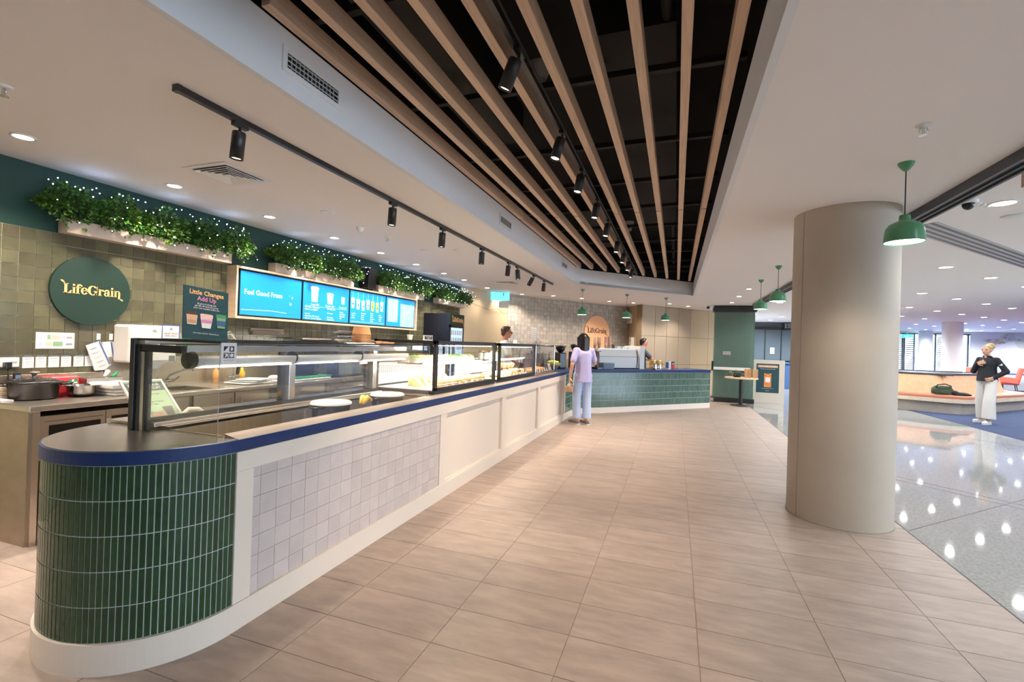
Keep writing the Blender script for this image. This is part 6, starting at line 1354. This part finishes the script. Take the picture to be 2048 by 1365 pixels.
# ================================================================== PEOPLE
def fuse(mb, voxel, it=4):
    me = D.meshes.new('m'); me.from_pydata(mb.v, [], mb.f); o = D.objects.new('m', me); COL.objects.link(o)
    r = o.modifiers.new('r', 'REMESH'); r.mode = 'VOXEL'; r.voxel_size = voxel; r.use_smooth_shade = True
    s = o.modifiers.new('s', 'SMOOTH'); s.iterations = it; s.factor = .5
    dg = bpy.context.evaluated_depsgraph_get(); m2 = D.meshes.new_from_object(o.evaluated_get(dg)); D.objects.remove(o); D.meshes.remove(me)
    out = MB(); out.v = [tuple(v.co) for v in m2.vertices]; out.f = [tuple(p.vertices) for p in m2.polygons]; out.mi = [0]*len(out.f); out.sm = [True]*len(out.f); D.meshes.remove(m2); return out
def hand(mb, wrist, d, palm, side, curl):
    # d: pointing direction of the fingers, palm: palm normal, side: +1 thumb to d x palm
    d = Vector(d).normalized(); palm = Vector(palm); palm = (palm-d*palm.dot(d)).normalized(); w = d.cross(palm)*side; wv = Vector(wrist)
    pc = wv+d*.05
    for k in range(4):
        b = wv+d*.02+w*(.024-.016*k)*.8; e = wv+d*.088+w*(.030-.020*k); mb.rc(b, e, .013, .0105, 8)
        L = (.066, .074, .070, .054)[k]; c1, c2, c3 = curl, curl*2.0, curl*2.7; p = e
        for q, (cc, f) in enumerate(((c1, .45), (c2, .32), (c3, .25))):
            nd = d*cos(cc)+palm*sin(cc); p2 = p+nd*L*f; mb.rc(p, p2, .0092-.0008*q, .0086-.0010*q, 8); p = p2
    p = wv+d*.022+w*.022; t1 = p+(d*.55+w*.75+palm*.3).normalized()*.045; t2 = t1+(d*.85+w*.25+palm*.5).normalized()*.032
    mb.rc(p, t1, .013, .0105, 8); mb.rc(t1, t2, .010, .0085, 8)
bg_ = thing('canvas_bag', 'dark green canvas bag slumped on the tan bench cushion', 'bag', (6.5, 15.05, .466))
obj('bag', fuse(MB().bc((6.48, 15.03, .56), (.38, .24, .16), rz=.1).sph((6.36, 15.0, .58), (.11, .13, .11), 12, 8).sph((6.60, 15.04, .57), (.12, .13, .10), 12, 8).sph((6.48, 15.0, .63), (.17, .11, .07), 12, 8).bc((6.47, 14.90, .55), (.22, .06, .10), rz=.1), .02, 5), 'olivebag', bg_); obj('flap', fuse(MB().bc((6.46, 14.97, .675), (.30, .18, .035), rz=.12).bc((6.46, 14.89, .64), (.28, .03, .08), rz=.12), .015, 4), 'olivebag', bg_); obj('strap', MB().tube([(6.30, 14.95, .6), (6.33, 14.90, .72), (6.48, 14.88, .75), (6.62, 14.93, .7), (6.66, 14.99, .58)], .014), 'ncloth', bg_)
tag(obj('folded_jacket', MB().sph((6.84, 15.0, .50), (.20, .12, .05), 16, 8).sph((6.70, 15.0, .53), (.12, .10, .06), 12, 8).sph((7.0, 15.08, .485), (.12, .08, .03), 12, 8), 'ncloth'), 'black folded jacket beside the green canvas bag', 'jacket')
cup_ = tag(obj('paper_cup', MB().lathe([(0, 0), (.028, 0), (.04, .10), (.042, .105), (0, .108)], (7.95, 16.2, .466), 16), 'white'), 'white paper cup on the bench right of the standing woman', 'cup')
def armchair(x, y, rz, label, m, group=None):
    t = thing('armchair', label, 'armchair', (0, 0, 0), 0, group)
    obj('seat', MB().bc((0, 0, .40), (.62, .58, .14)), m, t, bevel=.04, seg=3); obj('backrest', MB().bc((0, -.30, .74), (.64, .12, .66), rx=.22), m, t, bevel=.045, seg=3)
    for s in (-1, 1):
        obj('armrest', MB().bc((s*.33, 0, .52), (.09, .52, .26), rx=.1), m, t, bevel=.03)
        for q in (-1, 1): obj('leg', MB().rc((s*.22, q*.2, .33), (s*.27, q*.25, .012), .018, .012), 'blackm', t)
    t.location = (x, y, 0.006); t.rotation_euler = (0, 0, rz); return t
armchair(11.15, 23.6, 2.4, 'rust red high backed armchair behind the curved bench', 'orangef'); armchair(13.6, 26.2, 1.2, 'rust red armchair right of the standing woman', 'orangef'); armchair(12.9, 26.6, 2.6, 'slate blue armchair between the rust red armchairs', 'bluef')
dk = thing('blue_table', 'dark blue topped table behind the far armchairs', 'table', (14.6, 27, 0)); obj('top', MB().box(13.6, 26.7, .74, 16.2, 27.5, .80), 'bluef', dk)
for x in (13.7, 16.1):
    for y in (26.8, 27.4): obj('leg', MB().cyl((x, y, 0), (x, y, .74), .03, n=10), 'blackm', dk)

J0 = dict(pel=(0, 0, .93), hl=(-.09, 0, .90), hr=(.09, 0, .90), kl=(-.10, .02, .49), kr=(.10, .02, .49), al=(-.10, -.02, .08), ar=(.10, -.02, .08), tl=(-.115, .14, .035), tr=(.115, .14, .035),
          sl=(-.165, -.01, 1.36), sr=(.165, -.01, 1.36), el=(-.225, -.03, 1.09), er=(.225, -.03, 1.09), wl=(-.24, .06, .85), wr=(.24, .06, .85), hd=(0, .025, 1.555), nk=(0, -.005, 1.42))
def person(name, label, loc, rz, sc_, J, skin, top, topm, trm, hair, hairm, hl=None, hr=None, shoe='shoe', slv=.55, flare=.07, long_slv=False, headrz=0.0, hem=.80, male=False, loose=1.0):
    j = dict(J0); j.update(J); j = {k: Vector(v) for k, v in j.items()}
    t = thing(name, label, 'person')
    b = MB(); w = 1.10 if male else 1.0
    b.sph(j['pel']+Vector((0, 0, .03)), (.150, .10, .11), 16, 10).sph((j['pel']+j['nk'])*.5-Vector((0, 0, .03)), (.122*w, .088, .17), 16, 10)
    ch = j['pel']*.32+j['nk']*.68
    b.sph(ch, (.140*w, .098, .15), 16, 10); b.rc(j['sl'], j['sr'], .052, .052); b.rc(j['nk']-Vector((0, 0, .07)), j['nk']+(j['hd']-j['nk'])*.55, .058*w, .05*w)
    for s in 'lr':
        b.rc(j['s'+s], j['e'+s], .046*w, .037*w); b.rc(j['e'+s], j['w'+s], .037*w, .025*w); b.rc(j['h'+s], j['k'+s], .080, .052); b.rc(j['k'+s], j['a'+s], .052, .036); b.rc(j['a'+s], j['t'+s], .036, .028)
    H = MB(); h = j['hd']; H.X = Matrix.Translation(h) @ Matrix.Rotation(headrz, 4, 'Z')
    H.sph((0, -.008, .02), (.074, .092, .092), 18, 12).sph((0, .03, -.035), (.055, .058, .068), 14, 10).sph((0, .056, -.078), (.027, .024, .022), 10, 8)
    H.rc((0, .086, .012), (0, .105, -.022), .011, .016, 8).sph((.013, .096, -.026), .010, 8, 6).sph((-.013, .096, -.026), .010, 8, 6)
    H.rc((-.05, .068, .028), (.05, .068, .028), .014, .014, 8).sph((0, .082, -.052), (.024, .012, .010), 8, 6)
    for s in (-1, 1): H.sph((s*.076, -.008, -.005), (.010, .020, .030), 8, 8).sph((s*.038, .062, -.018), (.02, .02, .018), 8, 6)
    b.v += H.v; k0 = len(b.v)-len(H.v); b.f += [tuple(i+k0 for i in f) for f in H.f]; b.mi += H.mi; b.sm += H.sm
    fz = fuse(b, .008)
    hm = MB()
    for s, hh, sd in (('l', hl, 1), ('r', hr, -1)):
        dd, pp, cc = hh if hh else (j['w'+s]-j['e'+s], Vector((1 if s == 'l' else -1, 0, 0)), .35)
        hand(hm, j['w'+s], dd, pp, sd, cc)
    k0 = len(fz.v); fz.v += hm.v; fz.f += [tuple(i+k0 for i in f) for f in hm.f]; fz.mi += hm.mi; fz.sm += hm.sm
    obj('body', fz, skin, t)
    e = MB(); e.X = H.X; l_ = MB(); l_.X = H.X; br = MB(); br.X = H.X
    for s in (-1, 1): e.sph((s*.034, .078, .004), (.012, .008, .008), 10, 8); br.rc((s*.018, .086, .030), (s*.052, .076, .032), .004, .003, 6)
    obj('eyes', e, 'ink', t); obj('eyebrows', br, hairm, t); obj('mouth', l_.sph((0, .092, -.052), (.020, .006, .006), 10, 6), 'lip', t)
    hb = MB(); hb.X = H.X; hair(hb); obj('hair', fuse(hb, .009, 3), hairm, t)
    # top garment
    g_ = MB(); k = loose
    g_.sph(ch+Vector((0, 0, -.01)), (.158*w*k, .116*k, .165), 18, 12).rc(j['sl'], j['sr'], .054, .054)
    mid = (j['pel']+j['nk'])*.5; g_.cyl(mid+Vector((0, 0, .14)), Vector((j['pel'].x, j['pel'].y, hem)), .12*k, .165*k, 20)
    g_.sph(mid, (.150*w*k, .115*k, .2), 18, 12).sph((j['pel'].x, j['pel'].y, hem+.10), (.172*k, .13*k, .115), 18, 10)
    for s in 'lr':
        en = j['s'+s]+(j['e'+s]-j['s'+s])*(1 if long_slv else slv*1.3); g_.rc(j['s'+s]+(j['e'+s]-j['s'+s])*.08, en, .052*w, .058*w)
        if long_slv: g_.rc(j['e'+s], j['w'+s]-(j['w'+s]-j['e'+s])*.05, .056*w, .040*w)
    obj(top, fuse(g_, .009, 6), topm, t)
    p = MB(); p.sph(j['pel']+Vector((0, 0, .0)), (.160, .115, .12), 16, 10)
    for s in 'lr': p.rc(j['h'+s], j['k'+s], .094, .5*(flare+.085)); p.cyl(j['k'+s], j['a'+s]+Vector((0, .0, .03)), .5*(flare+.085), flare, 16); p.sph(j['k'+s], .5*(flare+.085), 12, 8)
    obj('trousers', fuse(p, .010, 3), trm, t)
    for s in 'lr':
        a = j['a'+s]; c = j['t'+s]; q = MB(); z = .0; d = Vector((c.x-a.x, c.y-a.y, 0)).normalized(); base = Vector((a.x, a.y, 0))
        q.sph(base+d*.02+Vector((0, 0, .045)), (.042, .042, .045), 12, 8).rc(base-d*.035+Vector((0, 0, .035)), base+d*.17+Vector((0, 0, .034)), .036, .033).rc(base+d*.05+Vector((0, 0, .055)), base+d*.15+Vector((0, 0, .042)), .032, .028)
        f = fuse(q, .008, 3); f.v = [(x, y, max(0.004, z)) for x, y, z in f.v]; sh = obj('shoe', f, shoe, t); so_ = MB(); so_.prism([base+d*x+Vector((-d.y, d.x, 0))*y for x, y in ((-.07, -.025), (-.05, -.036), (.10, -.036), (.18, -.028), (.205, 0), (.18, .028), (.10, .036), (-.05, .036), (-.07, .025))], (0, 0, .018)); obj('sole', so_, 'white', sh)
    t.location = loc; t.rotation_euler = (0, 0, rz); t.scale = (sc_,)*3
    return t, j, H.X
def hair_bob(m):
    m.sph((0, -.018, .036), (.096, .108, .094), 16, 12)
    for a in range(-100, 101, 20):
        x = .088*sin(radians(a)); y = -.015-.085*cos(radians(a)); m.rc((x, y, .03), (x*1.05, y*1.05-.005, -.23+.03*abs(a)/100+.012*sin(a)), .033, .020, 8)
    m.sph((0, -.07, -.09), (.085, .05, .11), 12, 8)
def hair_short(m):
    m.sph((0, -.024, .045), (.079, .088, .078), 16, 12).sph((0, .02, .092), (.058, .052, .030), 12, 8).sph((0, -.06, -.01), (.064, .045, .06), 12, 8)
    for s in (-1, 1): m.sph((s*.066, -.02, .03), (.016, .045, .045), 8, 8)
def hair_bun(m):
    m.sph((0, -.022, .038), (.082, .094, .086), 16, 12)
    for k in range(16):
        a = k*2.4; m.sph((.045*cos(a)*.8, -.10+.035*sin(a*1.7), .09+.04*sin(a)), .030, 8, 6)
# woman ordering at the corner, seen from behind
w1, jj, HX = person('person', 'woman in lilac top and pale blue trousers holding a paper bag at the counter', (-1.58, 8.46, 0), radians(38), .985,
    dict(el=(-.25, -.06, 1.10), wl=(-.27, -.02, .86), er=(.27, .05, 1.12), wr=(.25, .24, 1.25), tl=(-.13, .13, .035), al=(-.09, .02, .08), ar=(.08, -.05, .08), tr=(.06, .10, .035), kl=(-.10, .03, .49), kr=(.09, -.01, .49)),
    'skin', 'blouse', 'lilac', 'pblue', hair_bob, 'hairb', hl=((0, .1, -1), (1, 0, 0), .55), hr=((.0, .5, .8), (-1, 0, 0), .4), headrz=-.25, hem=.78, flare=.078, loose=1.06)
# man in white behind the middle case
m1, j2, HX2 = person('person', 'man in white shirt with glasses behind the display cases', (-3.14, 8.55, 0), radians(-60), 1.05, dict(el=(-.24, .05, 1.10), wl=(-.12, .26, 1.0), er=(.24, .05, 1.10), wr=(.12, .26, 1.0)), 'skin2', 'shirt', 'wcloth', 'gcloth', hair_short, 'hairbr', male=True, flare=.07, headrz=.1)
gls = MB(); gls.X = HX2
for s in (-1, 1): gls.tube([(s*.036+.022*cos(a), .100, .004+.017*sin(a)) for a in [k*pi/6 for k in range(13)]], .0028, 6, caps=False); gls.rc((s*.058, .098, .008), (s*.078, .0, .008), .0028, .0028, 6)
gls.rc((-.014, .102, .006), (.014, .102, .006), .0028, .0028, 6)
obj('glasses', gls, 'blackp', m1)
# barista at the coffee machine
b1_, j3, _ = person('person', 'barista in dark green shirt reaching past the espresso machine', (-0.85, 12.2, 0), radians(-62), 1.0, dict(hd=(0, .09, 1.545), nk=(0, .05, 1.41), sl=(-.17, .03, 1.35), sr=(.17, .03, 1.35), el=(-.23, .20, 1.14), wl=(-.15, .42, 1.10), er=(.23, .20, 1.14), wr=(.12, .43, 1.08)), 'skin2', 'shirt', 'gcloth', 'ncloth', hair_short, 'hairb', hl=((.2, 1, -.2), (0, 0, -1), .4), hr=((-.2, 1, -.2), (0, 0, -1), .4), male=True)
# woman standing on the carpet
w2, j4, HX4 = person('person', 'blond woman in black jacket and off white trousers standing on blue carpet', (6.46, 13.15, 0.006), radians(118), 1.03,
    dict(hl=(-.09, 0, .90), al=(-.13, .12, .08), tl=(-.16, .26, .035), kl=(-.12, .10, .49), ar=(.13, -.10, .08), tr=(.17, .05, .035), kr=(.12, -.03, .49), el=(-.27, -.10, 1.12), wl=(-.17, .06, .98), er=(.23, .04, 1.10), wr=(.07, .17, 1.27)),
    'skin', 'jacket', 'ncloth', 'ocloth', hair_bun, 'hairbl', hl=((.4, .8, -.4), (1, 0, 0), .5), hr=((-.9, .2, .25), (0, -1, 0), .5), long_slv=True, flare=.115, hem=.90, shoe='white', loose=1.05, headrz=.1)
pa = MB(); pa.bc((-.225, -.03, 1.26), (.05, .06, .035), rz=.3); obj('sleeve_patch', pa, 'paper', w2)
zc_ = MB(); zc_.tube([(0, .118, 1.36), (0, .128, 1.25), (0, .124, 1.1), (0, .145, .98), (0, .15, .84)], .006); obj('zip', zc_, 'lgrey', w2)
cl_ = MB(); cl_.tube([(.055*cos(a), .0+.06*sin(a), 1.42+.012*sin(a)) for a in [2.0+k*.30 for k in range(18)]], .022, 8); obj('collar', cl_, 'ncloth', w2)

def pm(o): return Matrix.Translation(o.location) @ Matrix.Rotation(o.rotation_euler.z, 4, 'Z') @ Matrix.Scale(o.scale.x, 4)
hp = pm(w1) @ (jj['wl']+Vector((0, .02, -.09)))
pbg = thing('paper_bag', 'crumpled kraft paper bag held by the woman in lilac', 'bag', tuple(hp+Vector((0, 0, -.18)))); bgm = MB(); rr = random.Random(8)
rings = []
for k, (r, z) in enumerate(((.030, -.02), (.024, -.045), (.050, -.075), (.062, -.12), (.058, -.17))): rings.append([(hp.x+r*1.2*cos(2*pi*i/14)*(1+rr.uniform(-.15, .15)), hp.y+r*.8*sin(2*pi*i/14)*(1+rr.uniform(-.15, .15)), hp.z+z) for i in range(14)])
v = sum(rings, []); bgm.add(v, [(k*14+i, k*14+(i+1) % 14, (k+1)*14+(i+1) % 14, (k+1)*14+i) for k in range(4) for i in range(14)]+[tuple(range(13, -1, -1)), tuple(56+i for i in range(14))])
obj('bag', bgm, 'kraft', pbg); obj('receipt', MB().bc((hp.x+.01, hp.y-.03, hp.z-.03), (.05, .004, .07), rz=.5, ry=.8), 'paper', pbg)
hq = pm(w1) @ (jj['wr']+Vector((0, .05, .08)))
tag(obj('phone', MB().bc(tuple(hq), (.012, .07, .14), rz=.6, ry=.2), 'blackp', bevel=.006), 'black phone raised in the right hand of the woman in lilac', 'phone')
